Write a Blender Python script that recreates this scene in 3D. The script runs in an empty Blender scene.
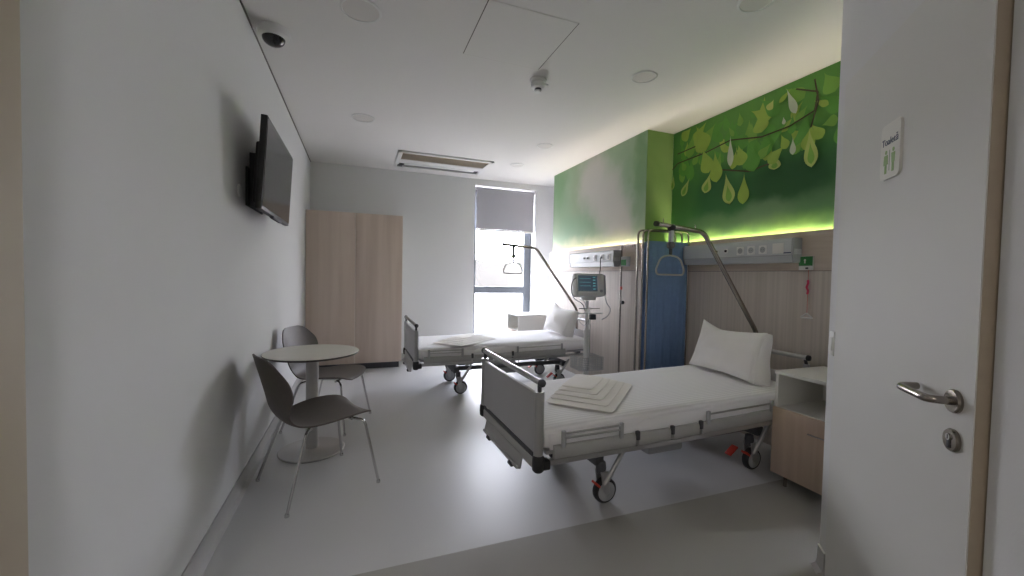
import bpy, bmesh, math, random
from mathutils import Vector, Matrix, noise
R = math.radians
random.seed(7)
SC = bpy.context.scene
COL = SC.collection

# ---------------------------------------------------------------- camera
def make_camera():
    f, yaw, pitch, roll = 406.93, 0.359715, -0.0298843, 0.0200864
    fw = Vector((math.sin(yaw)*math.cos(pitch), math.cos(yaw)*math.cos(pitch), math.sin(pitch)))
    r = Vector((math.cos(yaw), -math.sin(yaw), 0)); u = r.cross(fw)
    r2 = r*math.cos(roll)+u*math.sin(roll); u2 = -r*math.sin(roll)+u*math.cos(roll)
    cam = bpy.data.cameras.new('camera'); o = bpy.data.objects.new('camera', cam); COL.objects.link(o)
    m = Matrix((r2, u2, -fw)).transposed().to_4x4(); m.translation = Vector((0.6631, 0, 1.3357))
    o.matrix_world = m
    cam.sensor_width = 36; cam.lens = f*36/1024; cam.clip_start = 0.05; cam.clip_end = 500
    SC.camera = o
make_camera()

# ---------------------------------------------------------------- world, exposure, lights
W = bpy.data.worlds.new('world'); SC.world = W; W.use_nodes = True
nt = W.node_tree; bg = nt.nodes['Background']
geo = nt.nodes.new('ShaderNodeNewGeometry'); sep = nt.nodes.new('ShaderNodeSeparateXYZ')
ramp = nt.nodes.new('ShaderNodeValToRGB')
nt.links.new(geo.outputs['Incoming'], sep.inputs[0])
mth = nt.nodes.new('ShaderNodeMath'); mth.operation = 'MULTIPLY_ADD'; mth.inputs[1].default_value = -0.5; mth.inputs[2].default_value = 0.5
nt.links.new(sep.outputs['Z'], mth.inputs[0]); nt.links.new(mth.outputs[0], ramp.inputs[0])
ramp.color_ramp.elements[0].position = 0.48; ramp.color_ramp.elements[0].color = (0.93, 0.92, 1.0, 1)
ramp.color_ramp.elements[1].position = 0.75; ramp.color_ramp.elements[1].color = (0.83, 0.87, 1.0, 1)
nt.links.new(ramp.outputs[0], bg.inputs['Color']); bg.inputs['Strength'].default_value = 19.0
SC.view_settings.view_transform = 'Standard'; SC.view_settings.look = 'None'
SC.view_settings.exposure = 0.76; SC.view_settings.gamma = 1.0; SC.view_settings.use_curve_mapping = False
SC.cycles.max_bounces = 12; SC.cycles.diffuse_bounces = 8; SC.cycles.glossy_bounces = 4
SC.cycles.sample_clamp_indirect = 6.0

def area(name, loc, rot, sx, sy, power, color=(1, 1, 1), portal=False):
    l = bpy.data.lights.new(name, 'AREA'); l.shape = 'RECTANGLE'; l.size = sx; l.size_y = sy; l.energy = power; l.color = color
    o = bpy.data.objects.new(name, l); COL.objects.link(o); o.location = loc; o.rotation_euler = rot
    if portal: l.cycles.is_portal = True
    return o
area('window_portal', (2.97, 6.72, 1.42), (R(-90), 0, 0), 1.1, 2.7, 1, portal=True)
# unseen fill lamp added behind the photographer (its made-up housing is built below)
FILL_LAMP = area('fill_lamp', (-0.5, -1.4, 2.86), (0, 0, 0), 0.56, 0.56, 15, (1.0, 0.93, 0.84))

# ---------------------------------------------------------------- materials
def mat(name, col, rough=0.6, metal=0.0, spec=0.5, noise_amt=0.0, noise_scale=8, bump=0.0, bump_scale=80, emit=None, emit_s=0, alpha=None):
    m = bpy.data.materials.new(name); m.use_nodes = True
    n = m.node_tree; b = n.nodes['Principled BSDF']
    b.inputs['Base Color'].default_value = (*col, 1); b.inputs['Roughness'].default_value = rough
    b.inputs['Metallic'].default_value = metal; b.inputs['Specular IOR Level'].default_value = spec
    tc = n.nodes.new('ShaderNodeTexCoord')
    nz = n.nodes.new('ShaderNodeTexNoise'); nz.inputs['Scale'].default_value = noise_scale; nz.inputs['Detail'].default_value = 6
    n.links.new(tc.outputs['Object'], nz.inputs['Vector'])
    mx = n.nodes.new('ShaderNodeMix'); mx.data_type = 'RGBA'
    k = noise_amt
    mx.inputs['A'].default_value = (*[c*(1-k) for c in col], 1); mx.inputs['B'].default_value = (*[min(1, c*(1+k)) for c in col], 1)
    n.links.new(nz.outputs['Fac'], mx.inputs['Factor']); n.links.new(mx.outputs['Result'], b.inputs['Base Color'])
    if bump:
        n2 = n.nodes.new('ShaderNodeTexNoise'); n2.inputs['Scale'].default_value = bump_scale; n2.inputs['Detail'].default_value = 3
        n.links.new(tc.outputs['Object'], n2.inputs['Vector'])
        bp = n.nodes.new('ShaderNodeBump'); bp.inputs['Strength'].default_value = bump; bp.inputs['Distance'].default_value = 0.01
        n.links.new(n2.outputs['Fac'], bp.inputs['Height']); n.links.new(bp.outputs[0], b.inputs['Normal'])
    if emit: b.inputs['Emission Color'].default_value = (*emit, 1); b.inputs['Emission Strength'].default_value = emit_s
    return m

def wood(name, c1, c2, scale=(14, 14, 0.9), rough=0.5, ribs=0.0):
    """vertical wood grain, stretched along object z"""
    m = mat(name, c1, rough); n = m.node_tree; b = n.nodes['Principled BSDF']
    tc = n.nodes.new('ShaderNodeTexCoord'); mp = n.nodes.new('ShaderNodeMapping'); mp.inputs['Scale'].default_value = scale
    nz = n.nodes.new('ShaderNodeTexNoise'); nz.inputs['Scale'].default_value = 1.0; nz.inputs['Detail'].default_value = 5; nz.inputs['Distortion'].default_value = 0.3
    n.links.new(tc.outputs['Object'], mp.inputs[0]); n.links.new(mp.outputs[0], nz.inputs['Vector'])
    cr = n.nodes.new('ShaderNodeValToRGB'); cr.color_ramp.elements[0].position = 0.35; cr.color_ramp.elements[1].position = 0.65
    cr.color_ramp.elements[0].color = (*c1, 1); cr.color_ramp.elements[1].color = (*c2, 1)
    n.links.new(nz.outputs['Fac'], cr.inputs[0]); n.links.new(cr.outputs[0], b.inputs['Base Color'])
    if ribs:
        mp2 = n.nodes.new('ShaderNodeMapping'); mp2.inputs['Scale'].default_value = (48, 48, 0.15)
        nz2 = n.nodes.new('ShaderNodeTexNoise'); nz2.inputs['Scale'].default_value = 1.0; nz2.inputs['Detail'].default_value = 1
        n.links.new(tc.outputs['Object'], mp2.inputs[0]); n.links.new(mp2.outputs[0], nz2.inputs['Vector'])
        cr2 = n.nodes.new('ShaderNodeValToRGB'); cr2.color_ramp.elements[0].position = 0.42; cr2.color_ramp.elements[1].position = 0.58
        cr2.color_ramp.elements[0].color = (1-ribs, 1-ribs, 1-ribs, 1); cr2.color_ramp.elements[1].color = (1, 1, 1, 1)
        mu = n.nodes.new('ShaderNodeMix'); mu.data_type = 'RGBA'; mu.blend_type = 'MULTIPLY'; mu.inputs['Factor'].default_value = 1
        n.links.new(nz2.outputs['Fac'], cr2.inputs[0]); n.links.new(cr.outputs[0], mu.inputs['A']); n.links.new(cr2.outputs[0], mu.inputs['B'])
        n.links.new(mu.outputs['Result'], b.inputs['Base Color'])
    return m

M = {}
M['wall'] = mat('wall_paint', (0.69, 0.69, 0.69), 0.85, noise_amt=0.015, noise_scale=3, bump=0.04, bump_scale=140)
M['ceil'] = mat('ceiling_paint', (0.75, 0.735, 0.715), 0.9, noise_amt=0.01)
M['gap'] = mat('shadow_gap', (0.17, 0.16, 0.15), 0.8)
M['floor'] = mat('light_vinyl', (0.58, 0.58, 0.585), 0.36, noise_amt=0.10, noise_scale=260, spec=0.5)
M['floor_dark'] = mat('dark_vinyl', (0.36, 0.35, 0.325), 0.6, noise_amt=0.14, noise_scale=260, spec=0.35)
M['base'] = mat('baseboard_vinyl', (0.45, 0.445, 0.44), 0.65, noise_amt=0.08, noise_scale=260)
M['jamb'] = mat('beige_jamb', (0.50, 0.43, 0.33), 0.6, noise_amt=0.05)
M['lipping'] = mat('beige_lipping', (0.42, 0.35, 0.27), 0.5, noise_amt=0.08, noise_scale=30)
M['door'] = mat('door_laminate', (0.66, 0.655, 0.63), 0.55, noise_amt=0.01)
M['white'] = mat('white_laminate', (0.74, 0.73, 0.69), 0.45)
M['plastic'] = mat('white_plastic', (0.74, 0.74, 0.72), 0.4)
M['greyplastic'] = mat('grey_plastic', (0.38, 0.39, 0.40), 0.5)
M['blk'] = mat('black_plastic', (0.02, 0.02, 0.022), 0.45)
M['dk'] = mat('dark_grey_plastic', (0.06, 0.062, 0.07), 0.5)
M['steel'] = mat('brushed_steel', (0.34, 0.31, 0.28), 0.24, metal=1.0)
M['chrome'] = mat('chrome', (0.62, 0.62, 0.62), 0.16, metal=1.0)
M['alu'] = mat('aluminium', (0.50, 0.50, 0.50), 0.38, metal=0.85)
M['alu_lt'] = mat('light_aluminium_channel', (0.56, 0.58, 0.59), 0.45, metal=0.3)
M['bedgrey'] = mat('bed_panel_grey', (0.43, 0.43, 0.445), 0.5, noise_amt=0.03)
M['bedframe'] = mat('bed_frame_grey', (0.40, 0.40, 0.395), 0.45)
M['under'] = mat('chassis_grey', (0.09, 0.092, 0.10), 0.5)
M['handlegrey'] = mat('handle_grey', (0.42, 0.42, 0.39), 0.45)
M['red'] = mat('red_plastic', (0.55, 0.05, 0.03), 0.45)
M['ward'] = wood('wardrobe_wood', (0.54, 0.44, 0.37), (0.62, 0.52, 0.445), (9, 9, 0.5))
M['cabwood'] = wood('cabinet_wood', (0.46, 0.35, 0.27), (0.56, 0.44, 0.345), (12, 12, 0.6))
M['belt'] = wood('belt_wood', (0.50, 0.42, 0.35), (0.57, 0.49, 0.42), (2, 2, 22))
M['ribwood'] = wood('striped_wood', (0.56, 0.50, 0.445), (0.62, 0.56, 0.505), (10, 10, 0.4), ribs=0.09)
M['shell'] = mat('chair_shell', (0.115, 0.098, 0.086), 0.5, noise_amt=0.12, noise_scale=40)
M['tabletop'] = mat('tabletop_laminate', (0.62, 0.60, 0.54), 0.4)
M['tableedge'] = mat('tabletop_edge', (0.06, 0.05, 0.045), 0.5)
M['tablesteel'] = mat('table_steel', (0.50, 0.49, 0.48), 0.4, metal=0.6)
M['screen'] = mat('tv_glass', (0.02, 0.02, 0.024), 0.16, spec=0.8)
M['curtain'] = mat('blue_fabric', (0.16, 0.26, 0.46), 0.8, noise_amt=0.1, noise_scale=30)
M['green'] = mat('green_plate', (0.03, 0.20, 0.05), 0.5)
M['ac_in'] = mat('beige_grille', (0.36, 0.31, 0.24), 0.7)
M['blind'] = mat('blind_fabric', (0.40, 0.395, 0.43), 0.85)
M['winframe'] = mat('window_frame_grey', (0.115, 0.13, 0.15), 0.5)
M['led'] = mat('led_strip', (1, 1, 1), 0.5, emit=(1.0, 0.84, 0.66), emit_s=52)
M['lamp'] = mat('fill_panel_diffuser', (0.9, 0.9, 0.9), 0.5)
M['lampoff'] = mat('unlit_diffuser', (0.66, 0.64, 0.61), 0.5)

def sheet_mat(name, col, stripe=0.0):
    m = mat(name, col, 0.85, noise_amt=0.03, noise_scale=6); n = m.node_tree; b = n.nodes['Principled BSDF']
    if stripe:
        tc = n.nodes.new('ShaderNodeTexCoord'); wv = n.nodes.new('ShaderNodeTexWave'); wv.bands_direction = 'Y'
        wv.inputs['Scale'].default_value = 12.0; wv.inputs['Distortion'].default_value = 0.3
        n.links.new(tc.outputs['Object'], wv.inputs['Vector'])
        mx = n.nodes.new('ShaderNodeMix'); mx.data_type = 'RGBA'
        mx.inputs['A'].default_value = (*[c*(1-stripe) for c in col], 1); mx.inputs['B'].default_value = (*col, 1)
        n.links.new(wv.outputs['Fac'], mx.inputs['Factor']); n.links.new(mx.outputs['Result'], b.inputs['Base Color'])
    return m
M['sheet'] = sheet_mat('striped_sheet', (0.88, 0.875, 0.89), 0.13)
M['pillow'] = sheet_mat('pillow_cotton', (0.87, 0.855, 0.84))
M['linen'] = sheet_mat('folded_linen', (0.82, 0.79, 0.75))

def glass():
    m = bpy.data.materials.new('window_glass'); m.use_nodes = True; n = m.node_tree; n.nodes.clear()
    o = n.nodes.new('ShaderNodeOutputMaterial'); t = n.nodes.new('ShaderNodeBsdfTransparent'); g = n.nodes.new('ShaderNodeBsdfGlossy'); x = n.nodes.new('ShaderNodeMixShader')
    g.inputs['Roughness'].default_value = 0.02; x.inputs[0].default_value = 0.06
    n.links.new(t.outputs[0], x.inputs[1]); n.links.new(g.outputs[0], x.inputs[2]); n.links.new(x.outputs[0], o.inputs[0])
    return m
M['glass'] = glass()

def clear_plastic():
    m = mat('clear_plastic', (0.85, 0.85, 0.83), 0.3); n = m.node_tree
    b = n.nodes['Principled BSDF']; b.inputs['Alpha'].default_value = 0.7
    return m
M['clear'] = clear_plastic()

def mural_mat(name, base, blobs, nscale=1.6):
    """printed out-of-focus foliage: base colour noise plus soft coloured blobs at (y, z, ry, rz, colour, strength)"""
    m = bpy.data.materials.new(name); m.use_nodes = True; n = m.node_tree; b = n.nodes['Principled BSDF']
    b.inputs['Roughness'].default_value = 0.65
    tc = n.nodes.new('ShaderNodeTexCoord')
    nz = n.nodes.new('ShaderNodeTexNoise'); nz.inputs['Scale'].default_value = nscale; nz.inputs['Detail'].default_value = 2
    n.links.new(tc.outputs['Object'], nz.inputs['Vector'])
    cr = n.nodes.new('ShaderNodeValToRGB'); cr.color_ramp.elements[0].position = 0.3; cr.color_ramp.elements[1].position = 0.7
    cr.color_ramp.elements[0].color = (*base[0], 1); cr.color_ramp.elements[1].color = (*base[1], 1)
    n.links.new(nz.outputs['Fac'], cr.inputs[0]); cur = cr.outputs[0]
    # domain wobble so the blobs are not perfect ellipses
    nv = n.nodes.new('ShaderNodeTexNoise'); nv.inputs['Scale'].default_value = 3.0; nv.inputs['Detail'].default_value = 3
    n.links.new(tc.outputs['Object'], nv.inputs['Vector'])
    wob = n.nodes.new('ShaderNodeVectorMath'); wob.operation = 'MULTIPLY_ADD'; wob.inputs[1].default_value = (0.0, 0.35, 0.35)
    n.links.new(nv.outputs['Color'], wob.inputs[0]); n.links.new(tc.outputs['Object'], wob.inputs[2])
    for (y, z, ry, rz, col, st) in blobs:
        s = n.nodes.new('ShaderNodeVectorMath'); s.operation = 'SUBTRACT'; s.inputs[1].default_value = (0, y+0.175, z+0.175)
        n.links.new(wob.outputs[0], s.inputs[0])
        d = n.nodes.new('ShaderNodeVectorMath'); d.operation = 'MULTIPLY'; d.inputs[1].default_value = (0, 1/ry, 1/rz)
        n.links.new(s.outputs[0], d.inputs[0])
        l = n.nodes.new('ShaderNodeVectorMath'); l.operation = 'LENGTH'; n.links.new(d.outputs[0], l.inputs[0])
        mr = n.nodes.new('ShaderNodeMapRange'); mr.interpolation_type = 'SMOOTHSTEP'
        mr.inputs['From Min'].default_value = 0.35; mr.inputs['From Max'].default_value = 1.25; mr.inputs['To Min'].default_value = st; mr.inputs['To Max'].default_value = 0
        n.links.new(l.outputs['Value'], mr.inputs['Value'])
        mx = n.nodes.new('ShaderNodeMix'); mx.data_type = 'RGBA'; mx.inputs['B'].default_value = (*col, 1)
        n.links.new(mr.outputs[0], mx.inputs['Factor']); n.links.new(cur, mx.inputs['A']); cur = mx.outputs['Result']
    n.links.new(cur, b.inputs['Base Color'])
    return m
MIST = (0.50, 0.49, 0.45)
M['mural_far'] = mural_mat('mural_far', [(0.24, 0.36, 0.22), (0.33, 0.44, 0.29)], [
    (5.60, 2.75, 0.25, 0.35, (0.16, 0.32, 0.15), 0.6),
    (5.05, 2.45, 0.25, 0.50, (0.30, 0.38, 0.24), 0.7),
    (4.65, 2.60, 0.42, 0.46, MIST, 0.95),
    (4.25, 2.25, 0.42, 0.46, MIST, 0.9),
    (3.98, 2.00, 0.26, 0.30, MIST, 0.85),
    (5.1, 2.0, 0.5, 0.25, (0.22, 0.38, 0.24), 0.7),
    (3.66, 2.6, 0.15, 0.6, (0.10, 0.24, 0.08), 0.6),
    (4.6, 1.66, 2.6, 0.22, (0.50, 0.54, 0.36), 0.8)])  # last blob: pale band painting the light strip's glow into the print
M['mural_near'] = mural_mat('mural_near', [(0.035, 0.17, 0.04), (0.075, 0.27, 0.055)], [
    (2.25, 2.10, 0.55, 0.33, (0.012, 0.085, 0.022), 0.92),
    (2.95, 2.12, 0.40, 0.30, (0.025, 0.13, 0.04), 0.7),
    (2.50, 1.90, 0.42, 0.14, (0.13, 0.24, 0.12), 0.85),
    (1.95, 1.92, 0.30, 0.14, (0.09, 0.20, 0.09), 0.7),
    (3.05, 1.86, 0.35, 0.14, (0.12, 0.24, 0.10), 0.7),
    (3.45, 2.05, 0.20, 0.35, (0.06, 0.20, 0.05), 0.8),
    (2.85, 2.72, 0.75, 0.32, (0.13, 0.34, 0.06), 0.9),
    (2.15, 2.75, 0.55, 0.32, (0.12, 0.33, 0.05), 0.85),
    (2.4, 1.63, 2.6, 0.20, (0.26, 0.44, 0.12), 0.85)])  # last blob: printed lime, paled along the foot to carry the strip's glow
M['mural_step'] = mural_mat('mural_step', [(0.17, 0.29, 0.08), (0.22, 0.34, 0.11)], [], 3)
LEAFC = [(0.32, 0.48, 0.07), (0.12, 0.36, 0.05), (0.44, 0.54, 0.14), (0.20, 0.42, 0.06), (0.55, 0.62, 0.45), (0.08, 0.07, 0.03)]
for i, c in enumerate(LEAFC): M['leaf%d' % i] = mat('leaf_print_%d' % i, c, 0.65, noise_amt=0.2, noise_scale=7)

# ---------------------------------------------------------------- mesh helper
class MB:
    def __init__(s): s.bm = bmesh.new(); s.mats = []
    def mi(s, m):
        if m not in s.mats: s.mats.append(m)
        return s.mats.index(m)
    def _set(s, faces, m, smooth):
        i = s.mi(m)
        for f in faces: f.material_index = i; f.smooth = smooth
    def box(s, c, d, m, bev=0.0, rot=None, seg=2):
        """centre c, full size d"""
        mt = Matrix.Translation(c)
        if rot is not None: mt = mt @ rot.to_4x4()
        mt = mt @ Matrix.Diagonal((*d, 1))
        b2 = bmesh.new(); bmesh.ops.create_cube(b2, size=1, matrix=mt)
        if bev: bmesh.ops.bevel(b2, geom=b2.edges[:], offset=bev, segments=seg, affect='EDGES', profile=0.5)
        return s.merge(b2, m, False)
    def merge(s, b2, m, smooth):
        me = bpy.data.meshes.new('t'); b2.to_mesh(me); b2.free()
        n = len(s.bm.faces); s.bm.from_mesh(me); bpy.data.meshes.remove(me)
        s.bm.faces.ensure_lookup_table(); fs = s.bm.faces[n:]; s._set(fs, m, smooth); return s
    def b(s, x0, x1, y0, y1, z0, z1, m, bev=0.0):
        return s.box(((x0+x1)/2, (y0+y1)/2, (z0+z1)/2), (x1-x0, y1-y0, z1-z0), m, bev)
    def ring(s, pts): return [s.bm.verts.new(p) for p in pts]
    def skin(s, rings, m, cap=True, smooth=True, closed=True):
        fs = []
        for a, b in zip(rings, rings[1:]):
            k = len(a)
            for i in range(k if closed else k-1):
                j = (i+1) % k
                fs.append(s.bm.faces.new((a[i], a[j], b[j], b[i])))
        if cap: fs.append(s.bm.faces.new(rings[0][::-1])); fs.append(s.bm.faces.new(rings[-1]))
        s._set(fs, m, smooth); return s
    def tube(s, pts, r, m, n=10, r1=None, cap=True):
        P = [Vector(p) for p in pts]; rings = []; up = None
        for i, p in enumerate(P):
            t = (P[min(i+1, len(P)-1)]-P[max(i-1, 0)]).normalized()
            if up is None:
                up = Vector((0, 0, 1)) if abs(t.z) < 0.9 else Vector((1, 0, 0))
            a = t.cross(up).normalized(); b_ = a.cross(t).normalized(); up = b_
            rr = r if r1 is None else r+(r1-r)*i/(len(P)-1)
            rings.append(s.ring([p+a*rr*math.cos(2*math.pi*k/n)+b_*rr*math.sin(2*math.pi*k/n) for k in range(n)]))
        s.skin(rings, m, cap); return s
    def lathe(s, prof, m, c=(0, 0, 0), n=32, axis='z', smooth=True):
        """prof = [(radius, height)]"""
        rings = []
        for (r, h) in prof:
            pts = []
            for k in range(n):
                a = 2*math.pi*k/n; x, y = max(r, 1e-4)*math.cos(a), max(r, 1e-4)*math.sin(a)
                v = {'z': (x, y, h), 'y': (x, h, y), 'x': (h, x, y)}[axis]
                pts.append((v[0]+c[0], v[1]+c[1], v[2]+c[2]))
            rings.append(s.ring(pts))
        s.skin(rings, m, True, smooth); return s
    def prism(s, poly, h0, h1, m, axis='y', smooth=False, bev=0):
        """poly in the plane across axis; extruded h0..h1"""
        def v(p, h): return {'y': (p[0], h, p[1]), 'z': (p[0], p[1], h), 'x': (h, p[0], p[1])}[axis]
        s.skin([s.ring([v(p, h0) for p in poly]), s.ring([v(p, h1) for p in poly])], m, True, smooth); return s
    def build(s, name, parent=None, smooth_angle=None, mw=None):
        bmesh.ops.recalc_face_normals(s.bm, faces=s.bm.faces[:])
        me = bpy.data.meshes.new(name); s.bm.to_mesh(me); s.bm.free()
        for m in s.mats: me.materials.append(m)
        o = bpy.data.objects.new(name, me); COL.objects.link(o)
        if parent: o.parent = parent
        if mw is not None: o.matrix_world = mw
        try: me.set_sharp_from_angle(angle=R(smooth_angle or 40))
        except Exception: pass
        return o

def arc(pts, rad, n=6):
    """round the inner corners of a polyline"""
    P = [Vector(p) for p in pts]; out = [P[0]]
    for i in range(1, len(P)-1):
        a, b, c = P[i-1], P[i], P[i+1]
        r = rad if not isinstance(rad, (list, tuple)) else rad[i-1]
        d1 = (a-b).normalized(); d2 = (c-b).normalized(); r = min(r, (a-b).length*0.49, (c-b).length*0.49)
        p0 = b+d1*r; p1 = b+d2*r
        for k in range(n+1):
            t = k/n; out.append(p0*(1-t)**2+b*2*t*(1-t)+p1*t*t)
    out.append(P[-1]); return out

def tag(o, label=None, cat=None, group=None, kind=None):
    if label: o['label'] = label
    if cat: o['category'] = cat
    if group: o['group'] = group
    if kind: o['kind'] = kind
    return o
def thing(name, label, cat, loc=(0, 0, 0), rotz=0, group=None):
    o = bpy.data.objects.new(name, None); COL.objects.link(o); o.location = loc; o.rotation_euler = (0, 0, rotz); o.empty_display_size = 0.1
    bpy.context.view_layer.update()
    return tag(o, label, cat, group)
def struct(mb, name): return tag(mb.build(name), kind='structure')
def kids(o): return [c for c in bpy.data.objects if c.parent == o]
def dup(o, loc=None, rotz=None, label=None, parent=None):
    c = o.copy(); COL.objects.link(c)
    if parent is not None: c.parent = parent
    if loc is not None: c.location = loc
    if rotz is not None: c.rotation_euler = (0, 0, rotz)
    if label: c['label'] = label
    for k in kids(o): dup(k, parent=c)
    return c
def catmull(P, n):
    out = []; Q = [P[0]]+list(P)+[P[-1]]
    for i in range(1, len(Q)-2):
        for k in range(n):
            t = k/n; out.append(tuple(0.5*((2*b)+(-a+c)*t+(2*a-5*b+4*c-d)*t*t+(-a+3*b-3*c+d)*t**3) for a, b, c, d in zip(Q[i-1], Q[i], Q[i+1], Q[i+2])))
    out.append(tuple(P[-1])); return out

# ================================================================ SETTING
H = 2.91; D = 6.49; X1 = 3.51; X2 = 3.855; YS = 3.58; YF = 5.78; YB = 1.25
WA = R(39.9)                                   # the diagonal wall with the door
wd = Vector((-math.sin(WA), -math.cos(WA), 0)); wn = Vector((-math.cos(WA), math.sin(WA), 0)); W0 = Vector((2.696, YB, 0))-wn*0.012
W1 = W0+wd*2.25
# floors
mb = MB(); mb.b(-0.02, 4.0, 1.883, D+0.02, -0.1, 0, M['floor']); struct(mb, 'floor')
mb = MB(); mb.b(-2.3, 4.0, -3.3, 1.883, -0.1, 0, M['floor_dark']); struct(mb, 'floor_entrance')
mb = MB(); mb.b(-2.3, 4.0, -3.3, D+0.3, H, H+0.12, M['ceil']); struct(mb, 'ceiling')
mb = MB(); mb.b(-0.15, 0, 1.02, D+0.3, 0, H, M['wall']); struct(mb, 'wall_left')
mb = MB()
wx0, wx1, wz0, wz1 = 2.43, 3.52, 0.10, 2.815
mb.b(0, wx0, D, D+0.32, 0, H, M['wall']); mb.b(wx1, 4.0, D, D+0.32, 0, H, M['wall'])
mb.b(wx0, wx1, D, D+0.32, wz1, H, M['wall']); mb.b(wx0, wx1, D, D+0.32, 0, wz0, M['wall']); struct(mb, 'wall_back')
mb = MB(); mb.b(X2, 4.0, YB, D, 0, H, M['wall']); struct(mb, 'wall_right')
mb = MB(); mb.b(X1, X2, YS, YF, 0, H, M['wall']); struct(mb, 'wall_chimney')
mb = MB()
poly = [(W0.x, W0.y), (4.0, W0.y), (4.0, -0.6), (W1.x+0.2, -0.6), (W1.x, W1.y)]
RC = 0.07; Wb0 = W0-wn*RC; Wb1 = W1-wn*RC
poly[0] = (Wb0.x, Wb0.y); poly[1] = (4.0, Wb0.y); poly[4] = (Wb1.x, Wb1.y)
mb.prism(poly, 0, H, M['wall'], 'z')
for (s0, s1, z0, z1) in ((0, 0.078, 0, H), (0.078, 0.971, 2.204, H), (0.971, 2.25, 0, H)):
    a, b = W0+wd*s0, W0+wd*s1; a2, b2 = a-wn*RC, b-wn*RC
    mb.prism([(a.x, a.y), (b.x, b.y), (b2.x, b2.y), (a2.x, a2.y)], z0, z1, M['wall'], 'z')
struct(mb, 'wall_diagonal')
# lobby behind the photographer
mb = MB(); mb.b(W1.x, W1.x+0.15, -3.3, W1.y, 0, H, M['wall']); struct(mb, 'wall_lobby_right')
mb = MB(); mb.b(-2.3, W1.x+0.15, -3.3, -3.15, 0, H, M['wall']); struct(mb, 'wall_lobby_back')
mb = MB(); mb.b(-2.3, -2.15, -3.15, 1.17, 0, H, M['wall']); struct(mb, 'wall_lobby_left')
mb = MB(); mb.b(-2.15, -0.15, 1.02, 1.17, 0, H, M['wall']); struct(mb, 'wall_lobby_front')
mb = MB(); mb.b(-0.16, 0.003, 0.98, 1.165, 0, H-0.001, M['jamb'], 0.003); struct(mb, 'trim_1')
mb = MB(); mb.b(0.0, 0.007, 1.17, D, H-0.012, H-0.0005, M['gap']); struct(mb, 'trim_shadow_gap')  # dark strip coloured to stand in for the shaded recess under the ceiling
# baseboards
def baseboard(name, a, b, nrm, h=0.1, cap=False):
    a = Vector(a); b = Vector(b); n = Vector(nrm); mb = MB()
    prof = [(0, 0), (0, h), (0.006, h), (0.007, 0.035), (0.012, 0.015), (0.03, 0.002), (0.032, 0)]
    r = [mb.ring([p+n*q[0]+Vector((0, 0, q[1]+0.0004)) for q in prof]) for p in (a, b)]
    mb.skin(r, M['base'], True, False)
    if cap: t = [mb.ring([p+Vector((0, 0, h)), p+n*0.007+Vector((0, 0, h)), p+n*0.007+Vector((0, 0, h+0.004)), p+Vector((0, 0, h+0.004))]) for p in (a, b)]
    if cap: mb.skin(t, M['plastic'], True, False)
    struct(mb, name)
baseboard('baseboard_left', (0, 1.17, 0), (0, D, 0), (1, 0, 0))
baseboard('baseboard_back', (1.26, D, 0), (3.85, D, 0), (0, -1, 0))
baseboard('baseboard_diagonal', W0+wn*0.002, W0+wd*0.075+wn*0.002, wn, cap=True)
# belt panelling below the murals
def panelling(name, x, y0, y1, side=None):
    mb = MB()
    mb.b(x-0.045, x, y0, y1, 0.0, 1.415, M['ribwood']); mb.b(x-0.050, x-0.034, y0, y1, 1.42, 1.715, M['belt'])
    mb.b(x-0.030, x, y0, y1, 1.415, 1.42, M['gap']); mb.b(x-0.034, x-0.001, y0, y1, 1.42, 1.655, M['belt'])
    if side:   # end panel of the projecting block
        mb.b(x-0.045, side, y0-0.03, y0, 0, 1.415, M['ribwood']); mb.b(x-0.05, side, y0-0.03, y0-0.012, 1.42, 1.715, M['belt'])
        mb.b(x-0.03, side, y0-0.02, y0, 1.415, 1.42, M['gap'])
    struct(mb, name)
panelling('wall_panelling_near', X2, YB+0.01, YS-0.031)
panelling('wall_panelling_far', X1, YS, YF, side=X2-0.05)

# murals: one printed surface each
LEAVES = [(3.25, 2.886, 3.119, 2.599, 0.2, 0), (2.558, 2.761, 2.523, 2.591, 0.146, 0), (3.312, 2.891, 3.437, 2.801, 0.131, 0), (2.04, 2.869, 1.961, 2.7, 0.128, 3),
    (2.046, 2.485, 1.932, 2.502, 0.085, 3), (2.654, 2.566, 2.582, 2.277, 0.152, 1), (2.748, 2.552, 2.699, 2.359, 0.129, 0), (3.159, 2.641, 3.071, 2.375, 0.156, 0),
    (3.361, 2.57, 3.319, 2.383, 0.086, 1), (3.005, 2.568, 2.974, 2.264, 0.147, 0), (2.39, 2.372, 2.398, 2.247, 0.108, 2), (2.314, 2.426, 2.455, 2.312, 0.107, 0),
    (2.32, 2.872, 2.236, 2.645, 0.063, 4), (2.422, 2.826, 2.473, 2.756, 0.072, 2), (2.253, 2.469, 2.248, 2.329, 0.05, 4), (2.336, 2.656, 2.328, 2.591, 0.031, 4),
    (2.835, 2.662, 2.822, 2.375, 0.068, 4), (2.129, 2.501, 2.101, 2.196, 0.103, 2), (2.871, 2.329, 2.815, 2.032, 0.134, 2), (2.674, 2.284, 2.678, 2.01, 0.116, 0),
    (3.052, 2.37, 3.109, 2.185, 0.12, 2), (3.311, 2.381, 3.411, 2.207, 0.09, 2), (3.54, 2.46, 3.56, 2.302, 0.06, 2)]
BRANCH = [[(3.57, 2.52), (3.494, 2.57), (3.118, 2.584), (2.833, 2.619), (2.521, 2.552), (2.282, 2.563), (2.096, 2.617), (2.079, 2.749), (2.244, 2.836)],
    [(2.105, 2.852), (2.072, 2.677), (2.12, 2.498)], [(2.925, 2.371), (2.628, 2.287), (2.374, 2.317)], [(3.499, 2.671), (3.201, 2.684)]]
mb = MB()
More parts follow.
